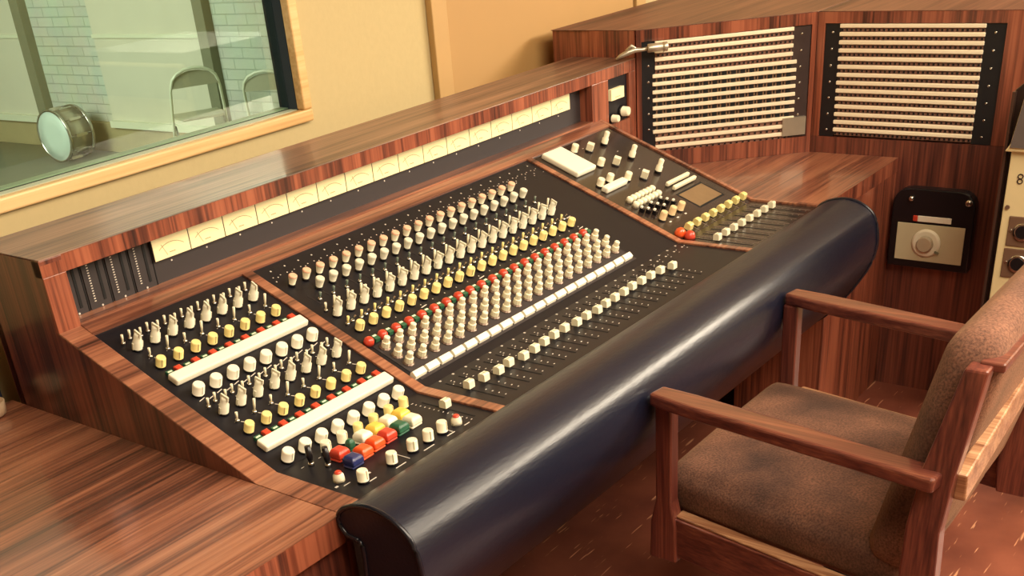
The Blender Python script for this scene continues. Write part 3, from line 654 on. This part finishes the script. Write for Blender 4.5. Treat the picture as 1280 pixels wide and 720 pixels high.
# ---- padded armrest --------------------------------------------------------
prof = [(-0.038, 0.709), (-0.016, 0.7125), (-0.004, 0.724), (-0.0015, 0.738), (-0.010, 0.753), (-0.034, 0.767), (-0.064, 0.774), (-0.092, 0.773), (-0.118, 0.764), (-0.140, 0.748), (-0.153, 0.724), (-0.159, 0.690), (-0.157, 0.654), (-0.145, 0.616), (-0.124, 0.578), (-0.102, 0.544), (-0.072, 0.505), (-0.040, 0.470), (-0.005, 0.448), (0.012, 0.462), (-0.010, 0.52), (-0.036, 0.60), (-0.044, 0.66), (-0.045, 0.697)]
def smooth_closed(pts, n=4):
    out = []; N = len(pts)
    for i in range(N):
        p0, p1, p2, p3 = (Vector(pts[(i+k) % N]) for k in (-1, 0, 1, 2))
        for j in range(n):
            t = j/n
            out.append(tuple(0.5*((2*p1) + (-p0+p2)*t + (2*p0-5*p1+4*p2-p3)*t*t + (-p0+3*p1-3*p2+p3)*t*t*t)))
    return out
sp_ = smooth_closed(prof, 4)
AX0, AX1 = -0.008, 1.702
mb = MB(); n = len(sp_)
xs = [AX0 + (AX1-AX0)*k/40 for k in range(41)]
vs = [(x, p[0], p[1]) for x in xs for p in sp_]
fs = [(i*n+k, i*n+(k+1) % n, (i+1)*n+(k+1) % n, (i+1)*n+k) for i in range(40) for k in range(n)]
mb.add(vs, fs, 0, True)
mb.add([(AX0, p[0], p[1]) for p in sp_], [tuple(range(n))], 0); mb.add([(AX1, p[0], p[1]) for p in sp_], [tuple(range(n))], 0)
arm = obj('armrest', mb, VINYL, con, origin=(0.9, 0, 0.46)); arm['label'] = 'long black vinyl padded armrest roll'
for x in (AX0, AX1):
    mb = MB(); loop = [(x, p[0], p[1]) for p in sp_] + [(x, sp_[0][0], sp_[0][1])]; mb.tube(loop, 0.0042, 8); obj('piping', mb, PIPING, arm)
# dark knee space panel behind the armrest
mb = MB().box((0.03, 0.36, FZ), (1.804, 0.38, 0.655)); o = obj('knee_panel', mb, plain('dark_kneehole_board', rgb(40, 30, 30), rough=0.6), con)

# ---------------------------------------------------------------- desks either side
t_ = thing('side_desk', 'rosewood desk wing filling the lower left corner beside the console', 'desk', (-0.8, 0.45, FZ))
obj('desk_top', MB().box((-1.7, 0.0, 0.7385), (-0.0005, 0.893, H)), WX, t_)
obj('desk_edge', MB().box((-1.7, 0.0003, 0.69), (-0.0007, 0.8927, 0.7385)), WZ, t_)
obj('pedestal', MB().box((-1.66, 0.012, FZ), (0.026, 0.29, 0.6895)), wood('rosewood_shaded_pedestal', 'z', SHADED_ROSE, rough=0.35), t_, bevel=0.001)
t_ = thing('side_desk', 'rosewood desk wing between the console and the patch bay cabinets', 'desk', (2.0, 0.25, FZ))
obj('desk_top', MB().prism([(X6+0.002, 0.0), (2.2605, 0.0), (2.2605, 0.262), (1.972, 0.592), (1.9275, 0.644), (X6+0.002, 0.644)], 0.7385, H, 'z'), WX, t_)
obj('desk_edge', MB().prism([(X6+0.0025, 0.0003), (2.2603, 0.0003), (2.2603, 0.262), (1.972, 0.5915), (X6+0.0025, 0.60)], 0.70, 0.7385, 'z'), WZ, t_)
obj('pedestal', MB().box((1.806, 0.001, FZ), (2.26, 0.255, 0.6995)), WZ, t_, bevel=0.001)

# ---------------------------------------------------------------- patch bay cabinets
ZT = 1.118
A = Vector((2.262, 0.262)); B = Vector((1.930, 0.645)); dA = (B-A).normalized(); nA = Vector((-dA.y, dA.x))   # nA points to the back? fixed below
if nA.x < 0: nA = -nA
BM = Matrix(((dA.x, nA.x, 0, A.x), (dA.y, nA.y, 0, A.y), (0, 0, 1, 0), (0, 0, 0, 1)))        # local x along the face from the corner, y into the cabinet
LEN = (B-A).length
def patch_bay(cab, M, L0, L1, R0, R1, S0, S1, flip, wide=None, rows=14, z0=1.0735, pitch=0.02215, step=None):
    """rails L0..L1 and R0..R1, strips S0..S1 (local x), front plane y = 0"""
    def gobj(name, mb, mats, par, **k):
        me = mesh_of(name, mb, mats, (0, 0, 0)); o = link(name, me, par, M)
        if k.get('bevel'):
            b = o.modifiers.new('bevel', 'BEVEL'); b.width = k['bevel']; b.segments = 2
        return o
    mb = MB().box((min(L0, L1, R0, R1), 0.016, 0.785), (max(L0, L1, R0, R1), 0.03, 1.086), 0)
    bay = gobj('patch_bay', mb, [BLK2], cab)
    for a, b in ((L0, L1), (R0, R1)):
        gobj('rack_rail', MB().box((a, 0.004, 0.786), (b, 0.016, 1.0855)), RAILM if not (flip and a == R0) else plain('glossy_rack_rail', rgb(70, 58, 56), rough=0.15, noise=0.3, nscale=15), bay)
        c = (a+b)/2
        for k in range(7):
            me = SCREW; put(me, 'screw', bay, M @ Matrix.Translation((c, 0.004, 1.064-0.0432*k)) @ Matrix.Rotation(math.pi/2, 4, 'X'))
    for k in range(rows):
        z = z0 - pitch*k; a, b = S0, S1
        if wide and 4 <= k <= 11: a, b = wide
        gobj('label_strip', MB().box((a, -0.0005, z-0.0046), (b, 0.014, z+0.0055)), IVORYS, bay, bevel=0.0015)
        if step and k < rows: pass
        # one strip of jacks below each label strip
        mj = MB(); big = (wide is not None and 4 <= k <= 10); pj = 0.0262 if big else (0.0175 if k > 10 and wide else 0.0128)
        mj.box((a+0.002, 0.006, z-pitch+0.0055), (b-0.002, 0.014, z-0.0046), 0 if not big else 3)
        nn = int((b-a)/pj); x_ = a + ((b-a)-nn*pj)/2 + pj/2
        for q in range(nn):
            cz = z - pitch/2 + 0.0005; cx_ = x_ + pj*q
            mj.lathe([(0.0048 if big else 0.0036, 0), (0.0048 if big else 0.0036, 0.0035)], 8, 1, M=Matrix.Translation((cx_, 0.0065, cz)) @ Matrix.Rotation(math.pi/2, 4, 'X'))
            mj.box((cx_-0.0066, 0.0022, cz-0.0052) if big else (cx_-0.0030, 0.0025, cz-0.0030), (cx_+0.0066, 0.0032, cz+0.0052) if big else (cx_+0.0030, 0.0032, cz+0.0030), 2)
            if big: mj.box((cx_+pj/2-0.0016, 0.001, cz-0.0035), (cx_+pj/2+0.0016, 0.0065, cz+0.0035), 2)
        gobj('jack_row', mj, [JACKB, JACKM, BLK2, JACKL], bay)
    return bay
SCREW = proto('screw', MB().lathe([(0.0036, 0), (0.0034, 0.0015), (0.002, 0.0024)], 10), [CHROME])
IVORYS = plain('ivory_label_strip', rgb(250, 238, 208), rough=0.45, noise=0.02)
JACKB = plain('brown_jack_strip', rgb(140, 100, 84), rough=0.5, noise=0.35, nscale=300)
JACKL = plain('brass_jack_strip', rgb(160, 124, 96), rough=0.45, noise=0.3, nscale=200)
JACKM = plain('jack_bushing', rgb(176, 134, 116), rough=0.4, metal=0.2)

# corner cabinet
cab = thing('patch_cabinet', 'angled corner patch bay cabinet, directly behind the right end of the console', 'cabinet', (2.35, 0.75, FZ), 'patch bay cabinets')
back = 0.93
def loc(x, y, z): return BM @ Vector((x, y, z))
W45 = WZ
def fbox(name, x0, x1, z0, z1, y0, y1, mat, par, M):
    me = mesh_of(name, MB().box((x0, y0, z0), (x1, y1, z1)), mat, (0, 0, 0)); o = link(name, me, par, M); return o
# plan of the carcass: corner A, B, back left, back right
carc = MB()
pA2 = (2.262, 0.262); pB = (B.x, B.y)
carc.prism([(A.x+nA.x*0.031, A.y+nA.y*0.031), (B.x+nA.x*0.031+0.0, B.y+nA.y*0.031), (1.9355, 0.705), (1.9355, back), (2.75, back), (2.75, 0.27)], FZ, ZT-0.002, 'z')
obj('carcass', carc, WZ, cab)
topm = MB().prism([(A.x, A.y), (B.x, B.y), (1.930, back+0.002), (2.76, back+0.002), (2.76, 0.262)], ZT-0.002, ZT, 'z')
obj('cabinet_top', topm, wood('cabinet_top_veneer', 'x', (rgb(70, 42, 34), rgb(96, 60, 48), rgb(112, 74, 58), rgb(128, 86, 68)), rough=0.5, coat=0.0, spec=0.3), cab, bevel=0.001)
fw = 0.014
for nm, x0, x1, z0, z1 in (('face_frame', 0.0, fw, 0.74, ZT-0.002), ('face_frame', LEN-fw, LEN, 0.74, ZT-0.002), ('face_frame', fw, LEN-fw, 1.086, ZT-0.002), ('face_frame', fw, LEN-fw, 0.74, 0.785)):
    fbox(nm, x0, x1, z0, z1, 0.0, 0.03, WZ, cab, BM)
mb = MB().box((1.930, 0.652, 0.74), (1.9365, 0.80, ZT-0.002)); obj('side_board', mb, WZ, cab)
patch_bay(cab, BM, LEN-0.052, LEN-fw-0.001, fw+0.001, 0.066, 0.064, LEN-0.052, True, wide=(0.052, LEN-0.045), z0=1.079, pitch=0.0217)
mb = MB().box((0.018, -0.004, 0.792), (0.085, 0.004, 0.842)); me = mesh_of('silver_cover', mb, STEELP, (0, 0, 0)); link('silver_cover', me, cab, BM)

# straight cabinet, faces the console operator from the right
cab2 = thing('patch_cabinet', 'straight patch bay cabinet at the right, with a black dial box on its front', 'cabinet', (2.5, -0.03, FZ), 'patch bay cabinets')
CM = Matrix(((0, 1, 0, 2.262), (1, 0, 0, 0), (0, 0, 1, 0), (0, 0, 0, 1)))       # local x = +y, local y = +x (into the cabinet)
obj('carcass', MB().box((2.293, -0.30, FZ), (2.76, 0.2605, ZT-0.002)), WZ, cab2)
obj('cabinet_top', MB().box((2.262, -0.30, ZT-0.002), (2.76, 0.2605, ZT)), bpy.data.materials['cabinet_top_veneer'], cab2, bevel=0.001)
for nm, x0, x1, z0, z1 in (('face_frame', 0.239, 0.2605, 0.74, ZT-0.002), ('face_frame', -0.30, -0.239, 0.74, ZT-0.002), ('face_frame', -0.239, 0.239, 1.087, ZT-0.002), ('lower_front', -0.30, 0.2605, FZ, 0.785)):
    if nm == 'lower_front': fbox(nm, x0, x1, z0, z1, 0.0, 0.03, wood('rosewood_shaded_front', 'z', SHADED_ROSE, rough=0.4), cab2, CM)
    else:
        if nm == 'face_frame' and z0 == 0.74: z0 = 0.7855
        fbox(nm, x0, x1, z0, z1, 0.0, 0.03, WZ, cab2, CM)
patch_bay(cab2, CM, -0.2385, -0.187, 0.196, 0.2385, -0.188, 0.197, False, z0=1.080, pitch=0.02115)

# silver bracket arm in front of the corner bay
t_ = thing('bracket_arm', 'silver tapered arm with a round end knob, above the angled patch bay', 'bracket', loc(LEN-0.03, -0.03, 1.06))
q0 = loc(LEN-0.045, -0.012, 1.062); 
dirv = Vector((dA.x, dA.y, 0))
Mz = Matrix.Translation(loc(LEN-0.055, -0.034, 1.073)) @ Matrix(((-dA.x, 0, nA.x, 0), (-dA.y, 0, nA.y, 0), (0, 1, 0, 0), (0, 0, 0, 1)))
# Mz: local x = towards the corner, local y = up, local z = into the cabinet
XA = Mz @ Matrix.Rotation(math.pi/2, 4, 'Y')
mb = MB().lathe([(0.011, 0.012), (0.013, 0.014), (0.013, 0.024), (0.011, 0.026)], 20, M=XA); obj('end_knob', mb, STEELP, t_)
mb = MB().lathe([(0.0105, -0.030), (0.0115, -0.028), (0.0115, 0.012), (0.0105, 0.013)], 18, M=XA); mb.tube([Mz @ Vector((0.0, 0, 0.0)), Mz @ Vector((0.0, 0, 0.026))], 0.006, 8); obj('sleeve', mb, STEELP, t_)
mb = MB(); mb.tube([Mz @ Vector(p) for p in ((-0.028, 0, 0), (-0.045, -0.002, 0), (-0.065, -0.001, 0), (-0.085, -0.006, 0), (-0.105, -0.013, 0), (-0.118, -0.020, 0))], 0.005, 10, rs=[0.005, 0.005, 0.0075, 0.008, 0.006, 0.003])
mb.tube([Mz @ Vector(p) for p in ((-0.058, 0, 0), (-0.074, 0.011, 0), (-0.090, 0.0, 0))], 0.004, 8, rs=[0.003, 0.005, 0.003]); obj('arm_blade', mb, STEELP, t_)

# black box with a dial on the front of the straight cabinet
t_ = thing('dial_box', 'black rounded box with a cream plate and round dial on the cabinet front', 'control box', (2.25, -0.12, 0.44))
def rpoly(y0, y1, z0, z1, r):
    p = [(y0, z0), (y1, z0)]
    for k in range(6):
        a = math.pi/2*k/5; p.append((y1-r+r*math.cos(a), z1-r+r*math.sin(a)))
    for k in range(6):
        a = math.pi/2+math.pi/2*k/5; p.append((y0+r+r*math.cos(a), z1-r+r*math.sin(a)))
    return p
obj('housing', MB().prism(rpoly(-0.233, -0.008, 0.444, 0.668, 0.045), 2.228, 2.2615, 'x'), BLACK, t_, bevel=0.004)
obj('dial_plate', MB().box((2.2245, -0.215, 0.466), (2.228, -0.029, 0.571)), plain('putty_plate', rgb(206, 196, 158), rough=0.5, noise=0.04), t_, bevel=0.001)
DMt = Matrix.Translation((2.2245, -0.114, 0.519)) @ Matrix.Rotation(-math.pi/2, 4, 'Y')
obj('dial', MB().lathe([(0.040, 0), (0.040, 0.003), (0.034, 0.006), (0.033, 0.006)], 28, M=DMt), CREAM, t_)
obj('dial_knob', MB().lathe([(0.022, 0.006), (0.022, 0.016), (0.019, 0.019)], 22, M=DMt), plain('grey_beige_knob', rgb(188, 172, 142), rough=0.4), t_)
obj('pointer', MB().bar(DMt @ Vector((-0.020, -0.028, 0.008)), DMt @ Vector((-0.024, -0.040, 0.008)), 0.006, 0.004, up=(1, 0, 0)), POSTM, t_)
obj('label_slot', MB().box((2.2245, -0.175, 0.578), (2.228, -0.083, 0.594)), IVORY, t_, bevel=0.001)
obj('red_lamp', MB().box((2.2235, -0.083, 0.578), (2.228, -0.070, 0.594)), RED, t_, bevel=0.002)
for (y, z, r) in ((-0.060, 0.640, 0.008), (-0.215, 0.640, 0.010)):
    obj('latch', MB().lathe([(r, 0), (r, 0.006), (r*0.5, 0.01)], 12, M=Matrix.Translation((2.228, y, z)) @ Matrix.Rotation(-math.pi/2, 4, 'Y')), CHROME, t_)

# ---------------------------------------------------------------- tape machine at the right edge
TX, TY = 1.805, -0.392
t_ = thing('tape_machine', 'cream-faced tape machine in a dark frame at the right edge, behind the armchair', 'tape machine', (2.05, -0.7, FZ))
DK = plain('dark_brown_lacquer', rgb(40, 26, 24), rough=0.3, noise=0.15)
TW = 0.62
obj('cabinet_body', MB().prism([(TY, 0.40), (TY, 1.012), (TY-0.045, 1.055), (TY-TW, 1.055), (TY-TW, 0.40)], TX+0.012, TX+0.5, 'x'), DK, t_, bevel=0.003)
obj('edge_trim', MB().prism([(TY, 0.36), (TY, 1.012), (TY-0.006, 1.012), (TY-0.006, 0.36)], TX-0.004, TX+0.02, 'x'), plain('bronze_edge', rgb(96, 72, 62), rough=0.3, metal=0.6), t_)
mb = MB().box((TX+0.44, TY-TW, FZ), (TX+0.5, TY-TW+0.06, 0.4)); mb.box((TX+0.44, TY-0.06, FZ), (TX+0.5, TY, 0.4)); obj('rear_legs', mb, DK, t_, bevel=0.004)
mb = MB().box((TX, TY-0.30, FZ), (TX+0.05, TY-0.25, 0.40)); mb.box((TX, TY-TW, FZ), (TX+0.05, TY-TW+0.045, 0.40)); obj('front_stand', mb, DK, t_, bevel=0.006)
cy = TY-0.018
CP = plain('cream_enamel_front', rgb(226, 208, 160), rough=0.4, noise=0.03)
obj('front_plate', MB().box((TX-0.010, TY-TW+0.02, 0.42), (TX+0.012, cy, 0.888)), CP, t_, bevel=0.002)
# upper sloped grey deck with a cream border
mb = MB().prism([(cy+0.012, 0.888), (cy+0.002, 0.905), (cy-0.012, 1.002), (cy-0.024, 1.018), (cy-TW+0.05, 1.018), (cy-TW+0.04, 0.888)], TX-0.022, TX+0.012, 'x'); obj('deck_border', mb, CP, t_, bevel=0.003)
mb = MB().prism([(cy+0.001, 0.898), (cy-0.014, 1.0), (cy-0.026, 1.010), (cy-TW+0.06, 1.010), (cy-TW+0.05, 0.898)], TX-0.026, TX-0.021, 'x'); obj('deck_panel', mb, plain('grey_deck', rgb(98, 88, 84), rough=0.5, noise=0.1), t_)
BR = plain('brown_socket_plate', rgb(112, 84, 66), rough=0.45, noise=0.15)
for k, z in enumerate((0.675, 0.600)):
    p = obj('socket_plate', MB().box((TX-0.013, cy-0.10, z-0.002), (TX-0.009, cy-0.018+0.001*k, z+0.068)), BR, t_, bevel=0.002)
    zc = z+0.034
    obj('socket', MB().lathe([(0.021, 0), (0.021, 0.004), (0.017, 0.004)], 20, M=Matrix.Translation((TX-0.013, cy-0.052, zc)) @ Matrix.Rotation(-math.pi/2, 4, 'Y')), CHROME, p)
    obj('socket_core', MB().lathe([(0.015, 0), (0.015, 0.006)], 18, M=Matrix.Translation((TX-0.013, cy-0.052, zc)) @ Matrix.Rotation(-math.pi/2, 4, 'Y')), BLACK, p)
    obj('screw', MB().lathe([(0.0035, 0), (0.003, 0.003)], 8, M=Matrix.Translation((TX-0.013, cy-0.026, zc+0.002)) @ Matrix.Rotation(-math.pi/2, 4, 'Y')), CHROME, p)
obj('fastener', MB().lathe([(0.0055, 0), (0.005, 0.003)], 10, M=Matrix.Translation((TX-0.010, cy-0.010, 0.762)) @ Matrix.Rotation(-math.pi/2, 4, 'Y')), BR, t_)
# printed figures on the cream plate
mk = MB()
for zc in (0.822, 0.833):
    for k in range(10):
        a = 2*math.pi*k/10; b = 2*math.pi*(k+1)/10
        mk.bar((TX-0.0107, cy-0.028-0.0055*math.cos(a), zc+0.0052*math.sin(a)), (TX-0.0107, cy-0.028-0.0055*math.cos(b), zc+0.0052*math.sin(b)), 0.0022, 0.0016, up=(1, 0, 0))
obj('printed_figure', mk, plain('dark_ink', rgb(60, 44, 36), rough=0.6), t_)

# ---------------------------------------------------------------- armchair
ch = thing('armchair', 'dark wooden armchair with brown wool cushions pulled up to the armrest', 'armchair', (0.9, -0.4, FZ))
NF, NB = Vector((0.672, -0.144, 0)), Vector((0.592, -0.680, 0))       # near arm, front and back ends
FF, FB = Vector((1.247, -0.142, 0)), Vector((1.157, -0.665, 0))
AZ = 0.688
for a, b in ((NF, NB), (FF, FB)):
    d = (b-a).normalized(); s = Vector((d.y, -d.x, 0)); mb = MB(); secs = []
    N = 14; w = 0.054
    for k in range(N+1):
        t = k/N; c = a.lerp(b, t); hw = w/2*(0.78+0.22*min(1, t*6)) if t < 0.2 else w/2*(1-0.12*t)
        tt = 0.013
        secs.append([c+s*hw+Vector((0, 0, AZ-tt)), c-s*hw+Vector((0, 0, AZ-tt)), c-s*hw+Vector((0, 0, AZ+tt)), c+s*hw+Vector((0, 0, AZ+tt))])
    vs = [p for q in secs for p in q]; fs = [(i*4+k, i*4+(k+1) % 4, (i+1)*4+(k+1) % 4, (i+1)*4+k) for i in range(N) for k in range(4)] + [(0, 1, 2, 3), tuple(N*4+k for k in (3, 2, 1, 0))]
    mb.add(vs, fs); obj('arm', mb, CHW, ch, bevel=0.006, seg=3)
def post(pts, ws, ds, mat=CHWZ):
    """upright of changing section: pts centres, ws size in x, ds size in y"""
    mb = MB(); vs = []
    for p, w, d in zip(pts, ws, ds):
        for i, j in ((-1, -1), (1, -1), (1, 1), (-1, 1)): vs.append((p[0]+w/2*i, p[1]+d/2*j, p[2]))
    n = len(pts)
    fs = [(i*4+k, i*4+(k+1) % 4, (i+1)*4+(k+1) % 4, (i+1)*4+k) for i in range(n-1) for k in range(4)] + [(3, 2, 1, 0), tuple((n-1)*4+k for k in range(4))]
    return mb.add(vs, fs)
for P0 in (Vector((0.684, -0.160, 0)), Vector((1.238, -0.155, 0))):
    obj('front_post', post([(P0.x, P0.y, 0.338), (P0.x, P0.y, 0.42), (P0.x, P0.y, 0.47), (P0.x, P0.y, AZ-0.012)], [0.034, 0.034, 0.030, 0.030], [0.060, 0.055, 0.034, 0.034]), CHWZ, ch, bevel=0.004)
for P0, zb in ((Vector((0.604, -0.676, 0)), 0.30), (Vector((1.160, -0.672, 0)), 0.395)):
    obj('back_post', post([(P0.x-0.012, P0.y+0.004, zb), (P0.x-0.010, P0.y+0.008, 0.44), (P0.x, P0.y+0.012, 0.60), (P0.x+0.010, P0.y+0.002, 0.70), (P0.x+0.028, P0.y-0.026, 0.865)], [0.034]*5, [0.055, 0.06, 0.052, 0.05, 0.034]), CHWZ, ch, bevel=0.004)
for x0, y0, x1, y1, zc in ((0.688, -0.17, 0.606, -0.66, 0.392), (1.236, -0.17, 1.155, -0.66, 0.435)):
    r = obj('side_rail', MB().bar((x0, y0, zc), (x1, y1, zc), 0.024, 0.084), CHW, ch, bevel=0.003)
    obj('rail_cap', MB().bar((x0+0.006, y0-0.01, zc+0.0445), (x1+0.006, y1+0.01, zc+0.0445), 0.026, 0.005), WORN_LIT, r, bevel=0.002)['label'] = 'worn top edge of the side rail, highlight painted in'  # edge wear plus a highlight, both held in the pale colour
obj('front_rail', MB().bar((0.69, -0.165, 0.392), (1.235, -0.165, 0.392), 0.024, 0.075), CHW, ch, bevel=0.003)
obj('back_rail', MB().bar((0.620, -0.702, 0.670), (1.17, -0.702, 0.77), 0.02, 0.05), WORN_LIT, ch, bevel=0.003)['label'] = 'lower rail across the back of the chair, light painted in'  # painted pale to stand for light falling on this rail
obj('back_rail', MB().bar((0.640, -0.716, 0.862), (1.18, -0.716, 0.862), 0.036, 0.014), CHW, ch, bevel=0.003)
def cushion(name, corners, z0, z1, bulge=0.02):
    """soft block; corners are four (x, y) bottom points, tops may be shifted"""
    N = 8; mb = MB(); vs = []; idx = {}
    return mb
def soft_box(M, sx, sy, sz, r=0.035, puff=0.012, n=14):
    """rounded, slightly puffed block centred at the origin of M"""
    mb = MB(); vs = []; fs = []; key = {}
    def vert(p):
        k = (round(p[0], 5), round(p[1], 5), round(p[2], 5))
        if k in key: return key[k]
        q = Vector(p); hx, hy, hz = sx/2, sy/2, sz/2
        c = Vector((max(-hx+r, min(hx-r, q.x*hx)), max(-hy+r, min(hy-r, q.y*hy)), max(-hz+r, min(hz-r, q.z*hz))))
        full = Vector((q.x*hx, q.y*hy, q.z*hz)); d = full - c
        out = c + (d.normalized()*r if d.length > 1e-9 else Vector((0, 0, 0)))
        out.z += puff*q.z*(1-q.x*q.x)*(1-q.y*q.y); out.x += puff*0.4*q.x*(1-q.y*q.y)*(1-q.z*q.z); out.y += puff*0.4*q.y*(1-q.x*q.x)*(1-q.z*q.z)
        vs.append(M @ out); key[k] = len(vs)-1; return key[k]
    ts = [-1+2*i/n for i in range(n+1)]
    ts = [math.copysign(abs(t)**0.6, t) for t in ts]
    for ax in range(3):
        for sgn in (-1, 1):
            for i in range(n):
                for j in range(n):
                    quad = []
                    for a, b in ((i, j), (i+1, j), (i+1, j+1), (i, j+1)):
                        p = [0, 0, 0]; p[ax] = sgn; p[(ax+1) % 3] = ts[a]; p[(ax+2) % 3] = ts[b]; quad.append(vert(p))
                    fs.append(tuple(quad if sgn > 0 else quad[::-1]))
    return mb.add(vs, fs, 0, True)
SK = Matrix(((1, 0.155, 0, 0), (0, 1, 0, 0), (0, 0, 1, 0), (0, 0, 0, 1)))       # the seat narrows in line with the arms
obj('seat_cushion', soft_box(Matrix.Translation((0.935, -0.372, 0.462)) @ SK, 0.50, 0.50, 0.095, 0.034, 0.02), FABRIC, ch)
obj('back_cushion', soft_box(Matrix.Translation((0.910, -0.640, 0.680)) @ Matrix.Rotation(math.radians(13), 4, 'X'), 0.53, 0.09, 0.44, 0.04, 0.015), FABRIC, ch)
# the chair as a whole is a touch smaller and stands slightly nearer than first laid out
CF = Matrix.Translation((-0.023, -0.0263, 0.0372)) @ Matrix.Scale(0.976, 4)
for o in [k for k in list(WM) if k.parent == ch or (k.parent and k.parent.parent == ch)]:
    W = CF @ WM[o]; t = W.to_translation()
    o.data.transform(Matrix.Scale(0.976, 4)); WM[o] = Matrix.Translation(t)
for o in [k for k in list(WM) if k.parent == ch or (k.parent and k.parent.parent == ch)]:
    o.matrix_basis = world_of(o.parent).inverted() @ WM[o]
# swivel base under the seat (mostly out of the picture)
mb = MB().lathe([(0.03, FZ+0.05), (0.03, 0.35), (0.12, 0.352), (0.12, 0.36)], 20, M=Matrix.Translation((0.92, -0.42, 0)))
for k in range(4):
    a = math.pi/4+math.pi/2*k; mb.tube([(0.92, -0.42, FZ+0.08), (0.92+0.24*math.cos(a), -0.42+0.24*math.sin(a), FZ+0.018)], 0.018, 8)
obj('swivel_base', mb, BLACK, ch)

# ---------------------------------------------------------------- odds at the left edge
t_ = thing('dark_block', 'made-up dark navy block behind the desk wing at the left edge', 'dark block', (-0.35, 0.945, FZ))  # made-up block standing in for the dark lower part of the wall
obj('block_body', MB().box((-0.75, 0.90, FZ), (-0.012, 0.99, 0.80)), NAVYM, t_, bevel=0.004)
obj('block_lid', MB().box((-0.753, 0.897, 0.80), (-0.009, 0.993, 0.835)), NAVYM, t_, bevel=0.004)
t_ = thing('cup', 'beige cup at the far left edge of the desk wing, mostly cut off', 'cup', (-0.062, 0.855, H))
obj('cup_body', MB().lathe([(0.018, H), (0.024, H+0.004), (0.026, H+0.028), (0.0235, H+0.028), (0.022, H+0.006)], 24, M=Matrix.Translation((-0.062, 0.855, 0))), plain('beige_ceramic', rgb(214, 184, 150), rough=0.35), t_)

# ---------------------------------------------------------------- camera
cd = bpy.data.cameras.new('camera'); cam = bpy.data.objects.new('camera', cd); COL.objects.link(cam)
rx, ry, rz = 1.0354, 0.0904, -0.9044
Rm = Matrix.Rotation(rz, 4, 'Z') @ Matrix.Rotation(ry, 4, 'Y') @ Matrix.Rotation(rx, 4, 'X')
CAMW = Matrix.Translation((-0.9582, -1.0955, 1.5479)) @ Rm
cam.matrix_basis = CAMW; WM[cam] = CAMW
cd.sensor_width = 36; cd.lens = 1388.44/1280*36; cd.shift_x = (640-590.0)/1280; cd.shift_y = (656.58-360)/1280; cd.clip_start = 0.05; cd.clip_end = 60
SC.camera = cam

# ---------------------------------------------------------------- lights
def area(name, loc_, target, sx, sy, power, col, spread=None):
    l = bpy.data.lights.new(name, 'AREA'); l.shape = 'RECTANGLE'; l.size = sx; l.size_y = sy; l.energy = power; l.color = col
    if spread: l.spread = spread
    o = bpy.data.objects.new(name, l); COL.objects.link(o)
    M = Matrix.Translation(Vector(loc_)) @ (Vector(target)-Vector(loc_)).to_track_quat('-Z', 'Y').to_matrix().to_4x4()
    o.matrix_basis = M; WM[o] = M; return o
WARM = (1.0, 0.86, 0.66)
area('ceiling_fill', (0.8, -1.2, 2.7), (0.9, -0.6, 0), 3.0, 2.4, 140, WARM)  # unseen soft fill light, added to brighten the panel tops
area('wall_lamp', (3.9, -3.15, 2.35), (1.2, 0.4, 0.8), 4.4, 0.42, 205, WARM)
area('studio_lamp', (0.8, 7.0, 3.0), (3.0, 7.0, 0), 3.0, 4.0, 420, (1.0, 1.0, 0.92))
w = bpy.data.worlds.new('world'); SC.world = w; w.use_nodes = True
w.node_tree.nodes['Background'].inputs[0].default_value = (0.9, 0.8, 0.65, 1); w.node_tree.nodes['Background'].inputs[1].default_value = 0.05
SC.view_settings.view_transform = 'Standard'; SC.view_settings.look = 'None'; SC.view_settings.gamma = 1; SC.view_settings.use_curve_mapping = False
SC.view_settings.exposure = 0.72

# everything was built with the floor at FZ; bring the floor to zero
for o in list(bpy.data.objects):
    if o.parent is None: o.matrix_basis = Matrix.Translation((0, 0, -FZ)) @ WM[o]
